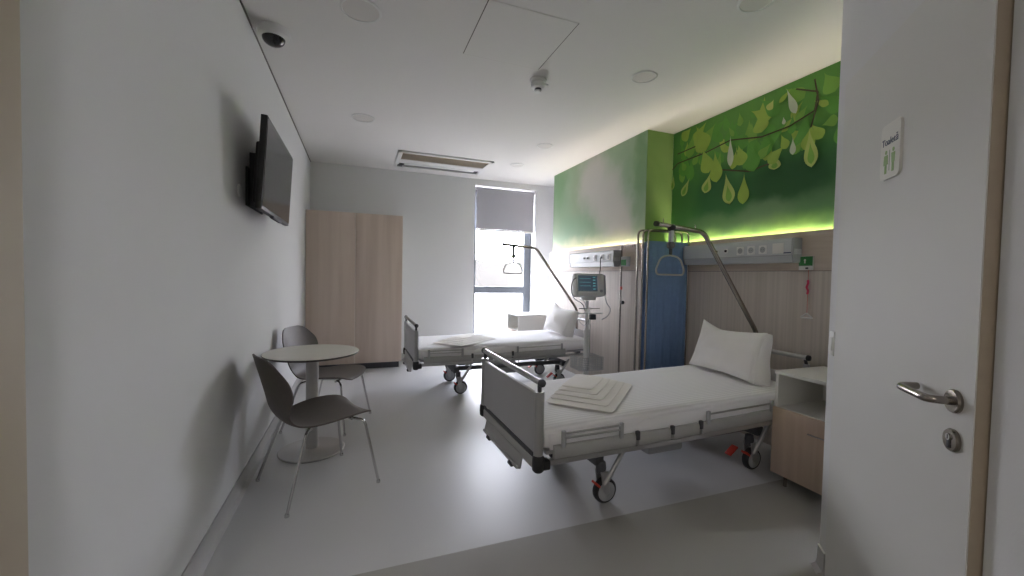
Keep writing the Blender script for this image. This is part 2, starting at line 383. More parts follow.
mb.b(X2-0.004, X2, YB+0.01, YS-0.004, 1.655, H-0.001, M['mural_near'])
x = X2-0.0042; k = 0
def flat(mb, pts, x, m):
    f = mb.bm.faces.new([mb.bm.verts.new((x, p[0], p[1])) for p in pts]); mb._set([f], m, False)
def leaf(mb, y0, z0, y1, z1, w, m, shape=1.0):
    global x; x -= 0.00012
    a = Vector((y0, z0)); b = Vector((y1, z1)); d = b-a; L = d.length; t = d/L; n = Vector((-t.y, t.x)); pts = []; N = 14
    for i in range(N+1):
        s = i/N; h = w/2*(math.sin(math.pi*min(1, s**2.1))**0.8 if s < 1 else 0); pts.append((s, h))
    out = [a+t*L*s+n*h for s, h in pts]+[a+t*L*s-n*h for s, h in reversed(pts[1:-1])]
    flat(mb, out, x, m)
# blurred mass of leaves along the top
for i in range(95):
    y = random.uniform(1.5, 3.5); z = random.uniform(2.42, 2.9) if y < 2.9 else random.uniform(2.55, 2.9)
    a = random.uniform(-2.6, -0.5); L = random.uniform(0.12, 0.28)
    y1, z1 = y+math.cos(a)*L, min(2.9, z+math.sin(a)*L)
    if y1 > 3.56 or y1 < 1.3: continue
    leaf(mb, y, z, y1, z1, L*random.uniform(.3, .6), M['leaf%d' % random.choice([1, 1, 3, 3, 1, 0])])
for br in BRANCH:
    x -= 0.00015
    for p, q in zip(br, br[1:]):
        d = Vector(q)-Vector(p); n = Vector((-d.y, d.x)).normalized()*0.006
        flat(mb, [Vector(p)-n, Vector(q)-n, Vector(q)+n, Vector(p)+n], x, M['leaf5'])
for (y0, z0, y1, z1, w, c) in LEAVES:
    leaf(mb, y0, z0, y1, z1, w, M['leaf%d' % c])
    if z1 < 2.4 and c == 2: leaf(mb, y0+(y1-y0)*.35, z0+(z1-z0)*.35, y0+(y1-y0)*.92, z0+(z1-z0)*.92, w*.5, M['leaf3'])
o = mb.build('wall_mural'); tag(o, 'green leaf mural with hanging pale seed pods above the nearer bed', 'mural', kind='thing')
mb = MB(); mb.b(X1-0.004, X1, YS-0.004, YF, 1.655, H-0.001, M['mural_far'])
o = mb.build('wall_mural'); tag(o, 'misty pale green blurred mural above the farther bed', 'mural', kind='thing')
mb = MB(); mb.b(X1-0.004, X2-0.005, YS-0.004, YS, 1.655, H-0.001, M['mural_step'])
o = mb.build('wall_mural'); tag(o, 'narrow bright green mural strip on the step between the two mural walls', 'mural', kind='thing')
# LED strips on the ledge behind the belt boards
def led(name, x, y0, y1, label):
    mb = MB(); mb.b(x-0.026, x-0.012, y0, y1, 1.680, 1.684, M['led']); mb.b(x-0.029, x-0.009, y0, y1, 1.656, 1.680, M['alu'])
    tag(mb.build(name), label, 'led strip')
led('led_strip', X2, YB+0.02, YS-0.04, 'lit light strip glowing along the foot of the leaf mural by the nearer bed')
led('led_strip', X1, YS+0.0, YF-0.01, 'lit light strip glowing along the foot of the misty mural by the farther bed')

# window
mb = MB(); fy0, fy1 = 6.69, 6.76
mb.b(wx0, wx0+0.08, fy0, fy1, wz0, wz1, M['winframe']); mb.b(wx1-0.125, wx1, fy0, fy1, wz0, wz1, M['winframe'])
mb.b(wx0, wx1, fy0, fy1, wz1-0.08, wz1, M['winframe']); mb.b(wx0, wx1, fy0, fy1, wz0, wz0+0.08, M['winframe'])
mb.b(wx0+0.08, wx1-0.12, fy0-0.003, fy1, 1.03, 1.145, M['winframe'])
wf = struct(mb, 'window_1')
mb = MB(); mb.b(wx0+0.07, wx1-0.11, 6.72, 6.728, wz0+0.07, wz1-0.07, M['glass']); mb.build('pane', wf)
mb = MB()
mb.b(2.47, 3.50, 6.548, 6.552, 2.11, 2.77, M['blind']); mb.b(2.47, 3.50, 6.535, 6.565, 2.078, 2.108, M['plastic'], 0.004)
mb.tube([(2.45, 6.56, 2.775), (3.51, 6.56, 2.775)], 0.022, M['blind'], 12)
rb = mb.build('roller_blind'); tag(rb, 'grey roller blind pulled down over the top of the window', 'blind')
# landscape outside
mb = MB(); mb.b(-150, 150, 8, 260, -4.2, -4, mat('outside_ground', (0.42, 0.39, 0.36), 0.9, noise_amt=0.3, noise_scale=0.3)); struct(mb, 'ground_outside')
mb = MB(); pts = []
for i in range(41):
    xx = -60+i*6; pts.append((xx, 6.5+3.5*noise.noise(Vector((i*0.23, 1, 0)))+(i % 3)*0.3))
poly = [(-60, -4)]+pts+[(180, -4)]
mb.prism(poly, 150, 175, mat('far_hill', (0.040, 0.038, 0.034), 0.95, noise_amt=0.3, noise_scale=0.1), 'y'); struct(mb, 'hill_outside')

# ================================================================ DOOR in the diagonal wall
door_w, door_t, door_h = 0.875, 0.045, 2.20
LA = R(41.06)
ld = Vector((-math.sin(LA), -math.cos(LA), 0)); ln = Vector((-math.cos(LA), math.sin(LA), 0))
# leaf local frame: x along the leaf from the hinge, y = out of the front face, z up
DM = Matrix((ld, ln, Vector((0, 0, 1)))).transposed().to_4x4(); DM.translation = Vector((2.6427, 1.1804, 0))-ln*door_t
d = bpy.data.objects.new('door_1', None); COL.objects.link(d); d.matrix_world = DM; tag(d, kind='structure'); bpy.context.view_layer.update()
def dpart(mb, name, parent=None):
    o = mb.build(name); o.parent = parent or d; return o
mb = MB(); mb.b(0, door_w, 0, door_t-0.003, 0.012, door_h, M['lipping'], 0.002); mb.b(0.003, door_w-0.002, door_t-0.004, door_t, 0.014, door_h-0.002, M['door'])
dpart(mb, 'door_leaf')
mb = MB(); hx, hz = 0.808, 1.034
T = door_t
mb.lathe([(0.030, T), (0.031, T+0.006), (0.028, T+0.011), (0.012, T+0.012)], M['steel'], (hx, 0, hz), 32, 'y')
hr = dpart(mb, 'door_handle')
mb = MB()
mb.tube(arc([(hx, T+0.008, hz), (hx, T+0.058, hz), (hx-0.138, T+0.060, hz+0.002), (hx-0.153, T+0.01, hz+0.002)], [0.022, 0.035], 8), 0.0105, M['steel'], 16)
mb.build('lever', None).parent = hr
mb = MB(); lz = 0.932
mb.lathe([(0.029, T), (0.030, T+0.006), (0.027, T+0.010), (0.012, T+0.0105)], M['steel'], (hx, 0, lz), 32, 'y')
lk = dpart(mb, 'lock')
mb = MB(); mb.lathe([(0.0085, T+0.009), (0.0085, T+0.014)], M['chrome'], (hx, 0, lz+0.008), 20, 'y'); mb.b(hx-0.005, hx+0.005, T+0.009, T+0.0135, lz-0.02, lz+0.004, M['dk'], 0.001)
mb.b(hx-0.001, hx+0.001, T+0.0138, T+0.0145, lz+0.002, lz+0.014, M['blk'])
mb.build('keyhole').parent = lk
for z in (0.36, 1.9):
    mb = MB(); mb.tube([(-0.008, T*0.6, z-0.05), (-0.008, T*0.6, z+0.05)], 0.007, M['steel'] if z < 1 else M['plastic'], 12); dpart(mb, 'hinge')
# notice sign on the leaf
sx0, sx1, sz0, sz1 = 0.365, 0.492, 1.695, 1.885
mb = MB()
N = []
for (cx_, cz_, a0) in [(sx1-0.02, sz1-0.02, 0), (sx0+0.02, sz1-0.02, 90), (sx0+0.02, sz0+0.02, 180), (sx1-0.02, sz0+0.02, 270)]:
    for k_ in range(5): a = R(a0+k_*22.5); N.append((cx_+0.02*math.cos(a), cz_+0.02*math.sin(a)))
mb.prism(N, T, T+0.008, M['white'], 'y')
sg = mb.build('door_sign'); sg.matrix_world = DM
tag(sg, 'small white sign with blue title and green print on the open door', 'sign')
navy = mat('navy_print', (0.02, 0.035, 0.11), 0.5); olive = mat('green_print', (0.28, 0.42, 0.18), 0.5); grey_p = mat('grey_print', (0.25, 0.3, 0.25), 0.5)
def text(body, size, x, z, m, parent, name='lettering', lx=0):
    c = bpy.data.curves.new(name, 'FONT'); c.body = body; c.size = size; c.extrude = 0.0004; c.align_x = 'CENTER'
    o = bpy.data.objects.new(name, c); COL.objects.link(o); c.materials.append(m)
    o.parent = parent
    o.matrix_local = Matrix.Translation((x, T+0.0088, z)) @ Matrix.Rotation(math.pi, 4, 'Z') @ Matrix.Rotation(R(90), 4, 'X')
    dg = bpy.context.evaluated_depsgraph_get(); me = bpy.data.meshes.new_from_object(o.evaluated_get(dg)); me.transform(Matrix.Diagonal((-1, 1, 1, 1)))
    ml = o.matrix_local.copy(); bpy.data.objects.remove(o); o = bpy.data.objects.new(name, me); COL.objects.link(o); o.parent = parent; o.matrix_local = ml
    return o
text('Toaletă', 0.034, (sx0+sx1)/2, 1.812, navy, sg)
mb = MB(); Q = T+0.0082
cxm = (sx0+sx1)/2
for q_, skirt in ((cxm+0.024, 0), (cxm-0.024, 1)):
    mb.lathe([(0.007, Q), (0.007, Q+0.0008)], olive, (q_, 0, 1.788), 16, 'y')
    mb.prism([(q_-0.012, 1.778), (q_+0.012, 1.778), (q_+(0.015 if skirt else 0.009), 1.745), (q_-(0.015 if skirt else 0.009), 1.745)], Q, Q+0.0008, olive, 'y')
    mb.b(q_-0.007, q_-0.001, Q, Q+0.0008, 1.715, 1.745, olive); mb.b(q_+0.001, q_+0.007, Q, Q+0.0008, 1.715, 1.745, olive)
mb.b(cxm-0.001, cxm+0.001, Q, Q+0.0008, 1.722, 1.792, grey_p)
pr = mb.build('pictogram'); pr.parent = sg
# wall plate in the strip beside the leaf
mb = MB(); mb.box((0, 0, 0), (0.05, 0.012, 0.11), M['plastic'], 0.006); mb.box((0, 0.007, 0.0), (0.034, 0.006, 0.06), M['plastic'], 0.002)
sw = mb.build('light_switch'); SM = Matrix((wd, wn, Vector((0, 0, 1)))).transposed().to_4x4(); SM.translation = W0+wd*0.06+wn*0.005+Vector((0, 0, 1.06)); sw.matrix_world = SM
tag(sw, 'white light switch plate on the wall edge beside the door', 'switch')

# ================================================================ CEILING ITEMS
def downlight(x, y, r, label):
    t = thing('ceiling_light', label, 'ceiling light', (x, y, H), 0, 'round recessed ceiling lights')
    mb = MB(); mb.lathe([(r, 0), (r, -0.004), (r-0.004, -0.007), (r-0.014, -0.007), (r-0.015, -0.002)], M['plastic'], n=40); mb.build('trim_ring', t)
    mb = MB(); mb.lathe([(r-0.015, -0.001), (r-0.015, -0.0035), (0.01, -0.0045)], M['lampoff'], n=40); mb.build('diffuser', t)
downlight(0.66, 2.66, 0.12, 'large round ceiling light in front of the black dome camera')
downlight(0.687, 4.466, 0.115, 'round ceiling light at left between the dome camera and the air conditioner')
downlight(2.735, 2.672, 0.10, 'round ceiling light above the nearer bed, right of the smoke detector')
downlight(2.75, 4.516, 0.10, 'round ceiling light in the row above the farther bed, second from the window')
downlight(2.748, 5.442, 0.10, 'round ceiling light nearest the window, right of the air conditioner')
downlight(2.747, 1.716, 0.10, 'round ceiling light cut by the top of the photo near the door')

t = thing('air_conditioner', 'ceiling cassette air conditioner with beige grille and dark outlet slot', 'air conditioner', (1.76, 5.80, H))
mb = MB(); hx_, hy_ = 0.64, 0.39
for s in (-1, 1):
    mb.b(-hx_, hx_, s*hy_-0.05*(s > 0), s*hy_+0.05*(s < 0), -0.022, -0.0005, M['plastic'], 0.004)
    mb.b(s*hx_-0.06*(s > 0), s*hx_+0.06*(s < 0), -hy_, hy_, -0.022, -0.0005, M['plastic'], 0.004)
mb.b(-hx_+0.05, hx_-0.05, -0.02, 0.16, -0.020, -0.0005, M['plastic'], 0.003)
mb.build('casing', t)
mb = MB(); mb.b(-hx_+0.055, hx_-0.055, -hy_+0.045, -0.02, -0.012, -0.0005, M['ac_in'])
for i in range(10): mb.b(-hx_+0.06, hx_-0.06, -hy_+0.065+i*0.03, -hy_+0.071+i*0.03, -0.017, -0.011, M['ac_in'])
mb.build('intake_grille', t)
mb = MB(); mb.b(-hx_+0.055, hx_-0.055, 0.16, hy_-0.045, -0.004, -0.0005, M['dk']); mb.build('outlet_slot', t)
mb = MB(); mb.box((0, 0.215, -0.016), (1.02, 0.05, 0.006), M['plastic'], 0.002, Matrix.Rotation(R(-8), 3, 'X')); mb.build('louvre', t)
mb = MB(); mb.b(-0.60, -0.53, 0.22, 0.33, -0.030, -0.004, M['dk'], 0.004); mb.build('sensor', t)

mb = MB()   # inspection hatch: a flush square panel within a thin groove
g = 0.006; hxa, hxb, hya, hyb = 1.34, 1.93, 2.27, 2.89
for (a, b, c_, d_) in [(hxa, hxb, hya, hya+g), (hxa, hxb, hyb-g, hyb), (hxa, hxa+g, hya, hyb), (hxb-g, hxb, hya, hyb)]:
    mb.b(a, b, c_, d_, H-0.0012, H-0.0002, M['lampoff'] if b-a > .1 else M['gap'])
mb.b(hxa+g, hxb-g, hya+g, hyb-g, H-0.0025, H-0.0002, M['ceil'])
tag(mb.build('ceiling_hatch'), 'square flush inspection hatch outlined by a thin groove in the ceiling', 'hatch')

t = thing('smoke_detector', 'small round smoke detector with dark band below the ceiling hatch corner', 'smoke detector', (1.995, 3.04, H)); t.scale = (1.35, 1.35, 1.2)
mb = MB(); mb.lathe([(0.05, 0), (0.05, -0.012), (0.042, -0.02)], M['plastic'], n=28); mb.build('base', t)
mb = MB(); mb.lathe([(0.036, -0.02), (0.042, -0.03), (0.038, -0.052), (0.022, -0.058)], M['plastic'], n=28); mb.b(0.02, 0.06, -0.02, 0.0, -0.035, -0.022, M['plastic'], 0.003); mb.build('body', t)
mb = MB(); mb.lathe([(0.02, -0.058), (0.021, -0.068), (0.018, -0.07)], M['dk'], n=24); mb.lathe([(0.019, -0.07), (0.019, -0.082), (0.008, -0.084)], M['plastic'], n=24); mb.build('sensor_chamber', t)

t = thing('dome_camera', 'white dome security camera with black lens at the left ceiling edge', 'security camera', (0.128, 3.09, H)); t.scale = (1.5, 1.5, 1.15)
mb = MB(); mb.lathe([(0.062, 0), (0.064, -0.02), (0.060, -0.042), (0.047, -0.05)], M['plastic'], n=32); mb.build('housing', t)
mb = MB(); mb.lathe([(0.045, -0.048)]+[(0.045*math.cos(a), -0.05-0.042*math.sin(a)) for a in [R(k*15) for k in range(7)]], mat('dome_glass', (0.01, 0.01, 0.012), 0.12), n=32); mb.build('lens_dome', t)

# made-up panel housing for the added fill lamp, out of view
t = thing('added_fill_panel', 'unseen square ceiling panel added around the fill lamp behind the photographer', 'ceiling light', (-0.5, -1.4, H))
mb = MB()
for s in (-1, 1): mb.b(-0.31, 0.31, s*0.3-0.01, s*0.3+0.01, -0.04, -0.001, M['plastic']); mb.b(s*0.3-0.01, s*0.3+0.01, -0.29, 0.29, -0.04, -0.001, M['plastic'])
mb.build('frame', t)
mb = MB(); mb.b(-0.29, 0.29, -0.29, 0.29, -0.03, -0.002, M['lamp']); mb.build('diffuser', t)

# ================================================================ WARDROBE
wy, wxr, wzt = 5.92, 1.235, 2.147
t = thing('wardrobe', 'tall grey-brown wooden wardrobe in the far left corner', 'wardrobe', (0, wy, 0))
mb = MB()
mb.b(0.004, wxr, 0.02, 0.565, 0.09, wzt, M['white']); mb.b(0.004, wxr-0.03, 0.07, 0.565, 0.0, 0.09, M['dk']); mb.build('carcass', t)
for i, (a, b_) in enumerate([(0.010, 0.612), (0.616, wxr-0.004)]):
    mb = MB(); mb.b(a, b_, 0, 0.019, 0.095, wzt-0.003, M['ward'], 0.0015); mb.build('door', t)

# ================================================================ TELEVISION
t = thing('television', 'flat black television on a bracket high on the left wall', 'television', (0, 3.17, 1.96))
tilt = Matrix.Rotation(R(3.2), 3, 'Y')
def tb(mb, c, dd, m, bev=0): mb.box(tilt @ Vector(c)+Vector((0.135, 0, 0)), dd, m, bev, tilt)
mb = MB(); tb(mb, (0, 0, 0), (0.034, 0.945, 0.535), M['blk'], 0.003); tb(mb, (0.012, 0, -0.275), (0.022, 0.30, 0.018), M['dk'], 0.003); mb.build('cabinet', t)
mb = MB(); tb(mb, (0.0185, 0, 0.004), (0.003, 0.925, 0.505), M['screen']); mb.build('screen', t)
mb = MB(); tb(mb, (-0.030, 0.01, -0.05), (0.035, 0.84, 0.36), M['blk'], 0.012); tb(mb, (-0.03, 0, -0.2), (0.05, 0.6, 0.1), M['dk'], 0.006); mb.build('rear_housing', t)
mb = MB(); mb.b(0.001, 0.012, -0.22, 0.22, -0.22, 0.02, M['blk'], 0.002)
for s in (-1, 1): mb.b(0.01, 0.09, s*0.15-0.012, s*0.15+0.012, -0.22, 0.12, M['dk'], 0.002)
mb.build('wall_bracket', t)
mb = MB(); mb.lathe([(0.035, 0.0), (0.035, 0.008), (0.02, 0.011)], M['plastic'], (0.0, 0, 0), 24, 'x')
o = mb.build('wall_socket'); o.location = (0.001, 2.80, 1.80); tag(o, 'round white wall socket behind the near edge of the television', 'socket')

# ================================================================ TABLE AND CHAIRS
t = thing('bistro_table', 'small round table with beige top on a steel column', 'table', (0.342, 3.34, 0))
mb = MB(); mb.lathe([(0.03, 0.725), (0.320, 0.727), (0.326, 0.735), (0.325, 0.7405)], M['tableedge'], n=64); mb.lathe([(0.325, 0.7403), (0.323, 0.7425), (0.02, 0.7427)], M['tabletop'], n=64); mb.build('tabletop', t)
mb = MB(); mb.lathe([(0.043, 0.008), (0.043, 0.724)], M['tablesteel'], n=32); mb.lathe([(0.12, 0.712), (0.12, 0.724)], M['dk'], n=32); mb.build('column', t)
mb = MB(); mb.lathe([(0.225, 0.0005), (0.228, 0.006), (0.222, 0.012), (0.06, 0.017), (0.044, 0.024)], M['tablesteel'], n=64); mb.build('base', t)

def make_chair(loc, rz, label):
    t = thing('shell_chair', label, 'chair', loc, rz, 'shell chairs at the round table')
    prof = [(0.262, 0.428, 0.12), (0.248, 0.447, 0.20), (0.19, 0.461, 0.238), (0.08, 0.459, 0.258), (-0.02, 0.449, 0.250), (-0.12, 0.440, 0.215), (-0.190, 0.452, 0.180),
            (-0.238, 0.500, 0.182), (-0.266, 0.575, 0.222), (-0.288, 0.65, 0.255), (-0.308, 0.725, 0.248), (-0.326, 0.79, 0.200), (-0.337, 0.832, 0.150), (-0.342, 0.850, 0.09)]
    P = catmull(prof, 4); nu = 17; rings_t, rings_b = [], []; mb = MB()
    pts = []
    for i, (x, z, w) in enumerate(P):
        a = P[max(0, i-1)]; b = P[min(len(P)-1, i+1)]; tx, tz = b[0]-a[0], b[1]-a[1]; l = math.hypot(tx, tz); nx, nz = tz/l, -tx/l   # inward normal
        back = min(1, max(0, (z-0.46)/0.15))
        row = []
        for k in range(nu):
            u = -1+2*k/(nu-1); y = u*w; s = abs(y)
            curl = (0.9*back+0.35*(1-back))*s*s
            dip = -0.012*(1-back)*(1-(u*u))
            row.append(Vector((x+nx*curl*(1 if back > 0 else 0.6), y, z+nz*curl*(1-back)*0.5*(1 if nz > 0 else -1)+dip)))
        pts.append(row)
    th = 0.009
    def nrm(i, k):
        a = pts[min(i+1, len(pts)-1)][k]-pts[max(i-1, 0)][k]; b = pts[i][min(k+1, nu-1)]-pts[i][max(k-1, 0)]
        return a.cross(b).normalized()
    top = [mb.ring(r) for r in pts]; bot = [mb.ring([pts[i][k]+nrm(i, k)*th for k in range(nu)]) for i in range(len(pts))]
    if (nrm(8, 8)).z > 0: pass
    fs = []
    for i in range(len(pts)-1):
        for k in range(nu-1):
            fs.append(mb.bm.faces.new((top[i][k], top[i][k+1], top[i+1][k+1], top[i+1][k]))); fs.append(mb.bm.faces.new((bot[i][k], bot[i+1][k], bot[i+1][k+1], bot[i][k+1])))
        for k in (0, nu-1): fs.append(mb.bm.faces.new((top[i][k], top[i+1][k], bot[i+1][k], bot[i][k])))
    for i in (0, len(pts)-1):
        for k in range(nu-1): fs.append(mb.bm.faces.new((top[i][k], top[i][k+1], bot[i][k+1], bot[i][k])))
    mb._set(fs, M['shell'], True); mb.build('seat_shell', t, 60)
    mb = MB()
    for s in (-1, 1): mb.tube(arc([(0.14, s*0.165, 0.415), (0.14, s*0.05, 0.410), (-0.10, s*0.05, 0.402), (-0.10, s*0.15, 0.405)], 0.03), 0.009, M['chrome'])
    mb.b(-0.10, 0.14, -0.06, 0.06, 0.414, 0.424, M['dk'], 0.003)
    mb.build('underframe', t)
    for (sx_, sy_) in ((1, 1), (1, -1), (-1, 1), (-1, -1)):
        mb = MB(); a = (0.14 if sx_ > 0 else -0.10, sy_*0.12, 0.415 if sx_ > 0 else 0.405); c_ = (0.205 if sx_ > 0 else -0.15, sy_*0.205, 0.40); f_ = (sx_*0.268, sy_*0.27, 0.012)
        mb.tube(arc([a, c_, f_], 0.03), 0.0085, M['chrome'])
        lg = mb.build('leg', t)
        mb = MB(); mb.lathe([(0.012, 0.0), (0.013, 0.012), (0.009, 0.02)], M['chrome'], (f_[0], f_[1], 0.0005), 16); mb.build('foot_cap', lg)
    return t
ch = make_chair((0.43, 2.815, 0), R(25.8), 'dark grey-brown shell chair with chrome legs, nearer the camera')
dup(ch, (0.42, 3.905, 0), R(-23), 'dark grey-brown shell chair behind the round table, nearer the wardrobe')

# ================================================================ BEDS
def mat_top(x):   # mattress top height along the bed
    P = [(0.0, 0.562), (0.5, 0.572), (1.0, 0.582), (1.5, 0.592), (2.1, 0.602)]
    for (a, za), (b, zb) in zip(P, P[1:]):
        if x <= b: return za+(zb-za)*(x-a)/(b-a)
    return P[-1][1]
def rail_z(x): return 0.0 if x < 0.9 else (x-0.9)*0.02

def make_bed(loc, label):
    t = thing('hospital_bed', label, 'bed', loc, 0, 'adjustable hospital beds')
    W_ = 0.452
    # footboard
    mb = MB()
    mb.b(-0.012, 0.012, -W_+0.03, W_-0.03, 0.425, 0.735, M['bedgrey'], 0.004)
    for s in (-1, 1): mb.tube([(0, s*(W_-0.015), 0.40), (0, s*(W_-0.015), 0.75)], 0.025, M['alu'], 16)
    fb = mb.build('footboard', t)
    mb = MB(); mb.tube([(0, -W_-0.005, 0.80), (0, W_+0.005, 0.80)], 0.0165, M['alu'], 16)
    for s in (-1, 1):
        mb.lathe([(0.019, s*(W_+0.001)), (0.021, s*(W_+0.006)), (0.019, s*(W_+0.018)), (0.006, s*(W_+0.022))], M['dk'], (0, 0, 0.80), 20, 'y')
        mb.tube([(0, s*(W_-0.015), 0.74), (0, s*(W_-0.015), 0.79)], 0.011, M['dk'], 12)
    mb.build('top_rail', fb)
    mb = MB(); mb.b(-0.0145, -0.0122, W_-0.14, W_-0.10, 0.426, 0.434, M['white']); mb.b(-0.016, 0.016, -W_+0.05, W_-0.05, 0.40, 0.427, M['dk'], 0.004)
    mb.b(-0.020, 0.016, -W_+0.05, W_-0.05, 0.345, 0.402, M['bedframe'], 0.006)
    mb.build('end_beam', fb)
    for s in (-1, 1):
        mb = MB()
        mb.lathe([(0.022, 0.340), (0.031, 0.350), (0.033, 0.38), (0.031, 0.415), (0.024, 0.425)], M['blk'], (0, s*(W_-0.012), 0), 24)
        mb.b(-0.01, 0.06, s*(W_-0.012)-0.028, s*(W_-0.012)+0.028, 0.35, 0.40, M['blk'], 0.01); mb.build('corner_bumper', t)
    # linen shelf hanging under the foot end
    mb = MB(); rr = Matrix.Rotation(R(12), 3, 'Y')
    mb.box((-0.024, 0.02, 0.322), (0.014, 0.60, 0.075), M['bedframe'], 0.005, rr)
    mb.box((-0.036, 0.02, 0.290), (0.03, 0.58, 0.016), M['bedgrey'], 0.004, rr)
    for s in (-1, 1): mb.tube([(-0.05, s*0.19-0.02, 0.282), (-0.05, s*0.19+0.02, 0.282)], 0.012, M['dk'], 12)
    mb.build('linen_shelf', t)
    # lying surface frame, follows the slight rise towards the head
    mb = MB()
    for s in (-1, 1):
        for (a, b_) in ((0.02, 0.9), (0.9, 2.07)):
            ya = s*(W_-0.004); pr = [(0.0, 0)]
            za, zb = rail_z(a), rail_z(b_)
            r0 = mb.ring([(a, ya-0.015, 0.372+za), (a, ya+0.015, 0.372+za), (a, ya+0.015, 0.397+za), (a, ya-0.015, 0.397+za)])
            r1 = mb.ring([(b_, ya-0.015, 0.372+zb), (b_, ya+0.015, 0.372+zb), (b_, ya+0.015, 0.397+zb), (b_, ya-0.015, 0.397+zb)])
            mb.skin([r0, r1], M['alu'], True, False)
    for x_ in (0.3, 0.9, 1.5, 1.95): mb.b(x_-0.02, x_+0.02, -W_+0.03, W_-0.03, 0.388+rail_z(x_), 0.415+rail_z(x_), M['under'])
    mb.build('lying_frame', t)
    mb = MB()
    for (a, b_) in ((0.05, 0.48), (0.5, 0.88), (0.9, 1.3), (1.32, 2.04)):
        ra, rb_ = rail_z(a), rail_z(b_)
        r0 = mb.ring([(a, -0.43, 0.415+ra), (a, 0.43, 0.415+ra), (a, 0.43, 0.432+ra), (a, -0.43, 0.432+ra)]); r1 = mb.ring([(b_, -0.43, 0.415+rb_), (b_, 0.43, 0.415+rb_), (b_, 0.43, 0.432+rb_), (b_, -0.43, 0.432+rb_)])
        mb.skin([r0, r1], M['bedgrey'], True, False)
    mb.build('slat_platform', t)
    # side rails, lowered: padded lower plates and thin upper bars on uprights
    for s in (-1, 1):
        mb = MB(); y = s*(W_+0.002)
        for (a, b_) in ((0.08, 0.59), (0.61, 0.84), (0.86, 1.06), (1.08, 1.74)):
            za, zb = rail_z(a), rail_z(b_)
            prof = [(-0.012, 0.40), (0.010, 0.40), (0.016, 0.412), (0.016, 0.452), (0.008, 0.468), (-0.012, 0.468)]
            mb.skin([mb.ring([(q, y+s*p[0], p[1]+zz) for p in prof]) for q, zz in ((a, za), (b_, zb))], M['bedframe'], True, False)
        sr = mb.build('side_rail', t)
        for (a, b_) in ((0.12, 0.50), (1.12, 1.70)):
            mb = MB()
            for zz in (0.505, 0.53) if a < 1 else (0.515,):
                mb.tube([(a, y+s*0.012, zz+rail_z(a)), (b_, y+s*0.012, zz+rail_z(b_))], 0.006, M['alu'], 8)
            for q in (a+0.01, b_-0.01): mb.b(q-0.012, q+0.012, y+s*0.012-0.008, y+s*0.012+0.008, 0.455+rail_z(q), 0.545+rail_z(q)-(0.01 if a > 1 else 0), M['greyplastic'], 0.004)
            mb.build('rail_bar', sr)
        for q in (0.60, 0.85, 1.07): mb = MB(); mb.b(q-0.011, q+0.011, min(y+s*0.004, y+s*0.024), max(y+s*0.004, y+s*0.024), 0.435+rail_z(q), 0.485+rail_z(q), M['dk'], 0.003); mb.build('rail_clip', sr)
    # mattress: superellipse sections
    mb = MB(); rings = []; N = 40; xs = [0.035, 0.045, 0.065, 0.10]+[0.10+i*(1.88/14) for i in range(1, 15)]+[2.0, 2.025, 2.035]
    for i, x_ in enumerate(xs):
        e = 1.0
        if i == 0: e = 0.90
        if i == 1: e = 0.96
        if i == len(xs)-1: e = 0.9
        if i == len(xs)-2: e = 0.96
        zt = mat_top(x_); zb = 0.434+rail_z(x_); zc = (zt+zb)/2; hh = (zt-zb)/2*e; hw = 0.437*(0.985+0.015*e)
        ring = []
        for k in range(N):
            a = 2*math.pi*k/N; ca, sa = math.cos(a), math.sin(a); p = 0.28
            yy = hw*math.copysign(abs(ca)**p, ca); zz = zc+hh*math.copysign(abs(sa)**p, sa)
            zz += 0.004*noise.noise(Vector((x_*5, yy*5, 0)))
            yy += 0.004*noise.noise(Vector((x_*9, zz*12, 3)))
            ring.append((x_, yy, zz))
        rings.append(mb.ring(ring))
    mb.skin(rings, M['sheet'], True, True); mt_ = mb.build('mattress', t, 70)
    # loose lower hem of the sheet hanging over the frame
    mb = MB()
    for s in (-1, 1):
        r0, r1, r2 = [], [], []
        for i in range(61):
            x_ = 0.06+i*1.96/60; w1 = noise.noise(Vector((x_*4, s*3, 0)))
            r0.append((x_, s*0.437, mat_top(x_)-0.04)); r1.append((x_, s*(0.443+0.004*w1), 0.475+rail_z(x_))); r2.append((x_, s*(0.447+0.006*w1), 0.445+rail_z(x_)+0.012*noise.noise(Vector((x_*3.0, 7, s)))))
        A, B, C = mb.ring(r0), mb.ring(r1), mb.ring(r2); mb.skin([A, B, C], M['sheet'], False, True, closed=False)
    sh = mb.build('sheet_hem', mt_, 70)
    md = sh.modifiers.new('solid', 'SOLIDIFY'); md.thickness = 0.003
    # headboard
    mb = MB(); hx_ = 2.07
    mb.b(hx_-0.01, hx_+0.014, -W_+0.03, W_-0.03, 0.46, 0.67, M['bedgrey'], 0.004)
    for s in (-1, 1): mb.tube([(hx_, s*(W_-0.015), 0.42), (hx_, s*(W_-0.015), 0.76)], 0.020, M['alu'], 16)
    hb = mb.build('headboard', t)
    mb = MB(); mb.tube([(hx_-0.02, -W_-0.005, 0.808), (hx_-0.02, W_+0.005, 0.808)], 0.0165, M['alu'], 16)
    for s in (-1, 1):
        mb.lathe([(0.019, s*(W_+0.001)), (0.021, s*(W_+0.006)), (0.019, s*(W_+0.018)), (0.006, s*(W_+0.022))], M['blk'], (hx_-0.02, 0, 0.808), 20, 'y')
        mb.tube([(hx_, s*(W_-0.015), 0.755), (hx_-0.02, s*(W_-0.015), 0.812)], 0.011, M['dk'], 12)
    mb.build('top_rail', hb)
    # chassis
    mb = MB()
    for s in (-1, 1): mb.b(0.50, 1.80, s*0.21-0.02, s*0.21+0.02, 0.25, 0.295, M['under'], 0.006)
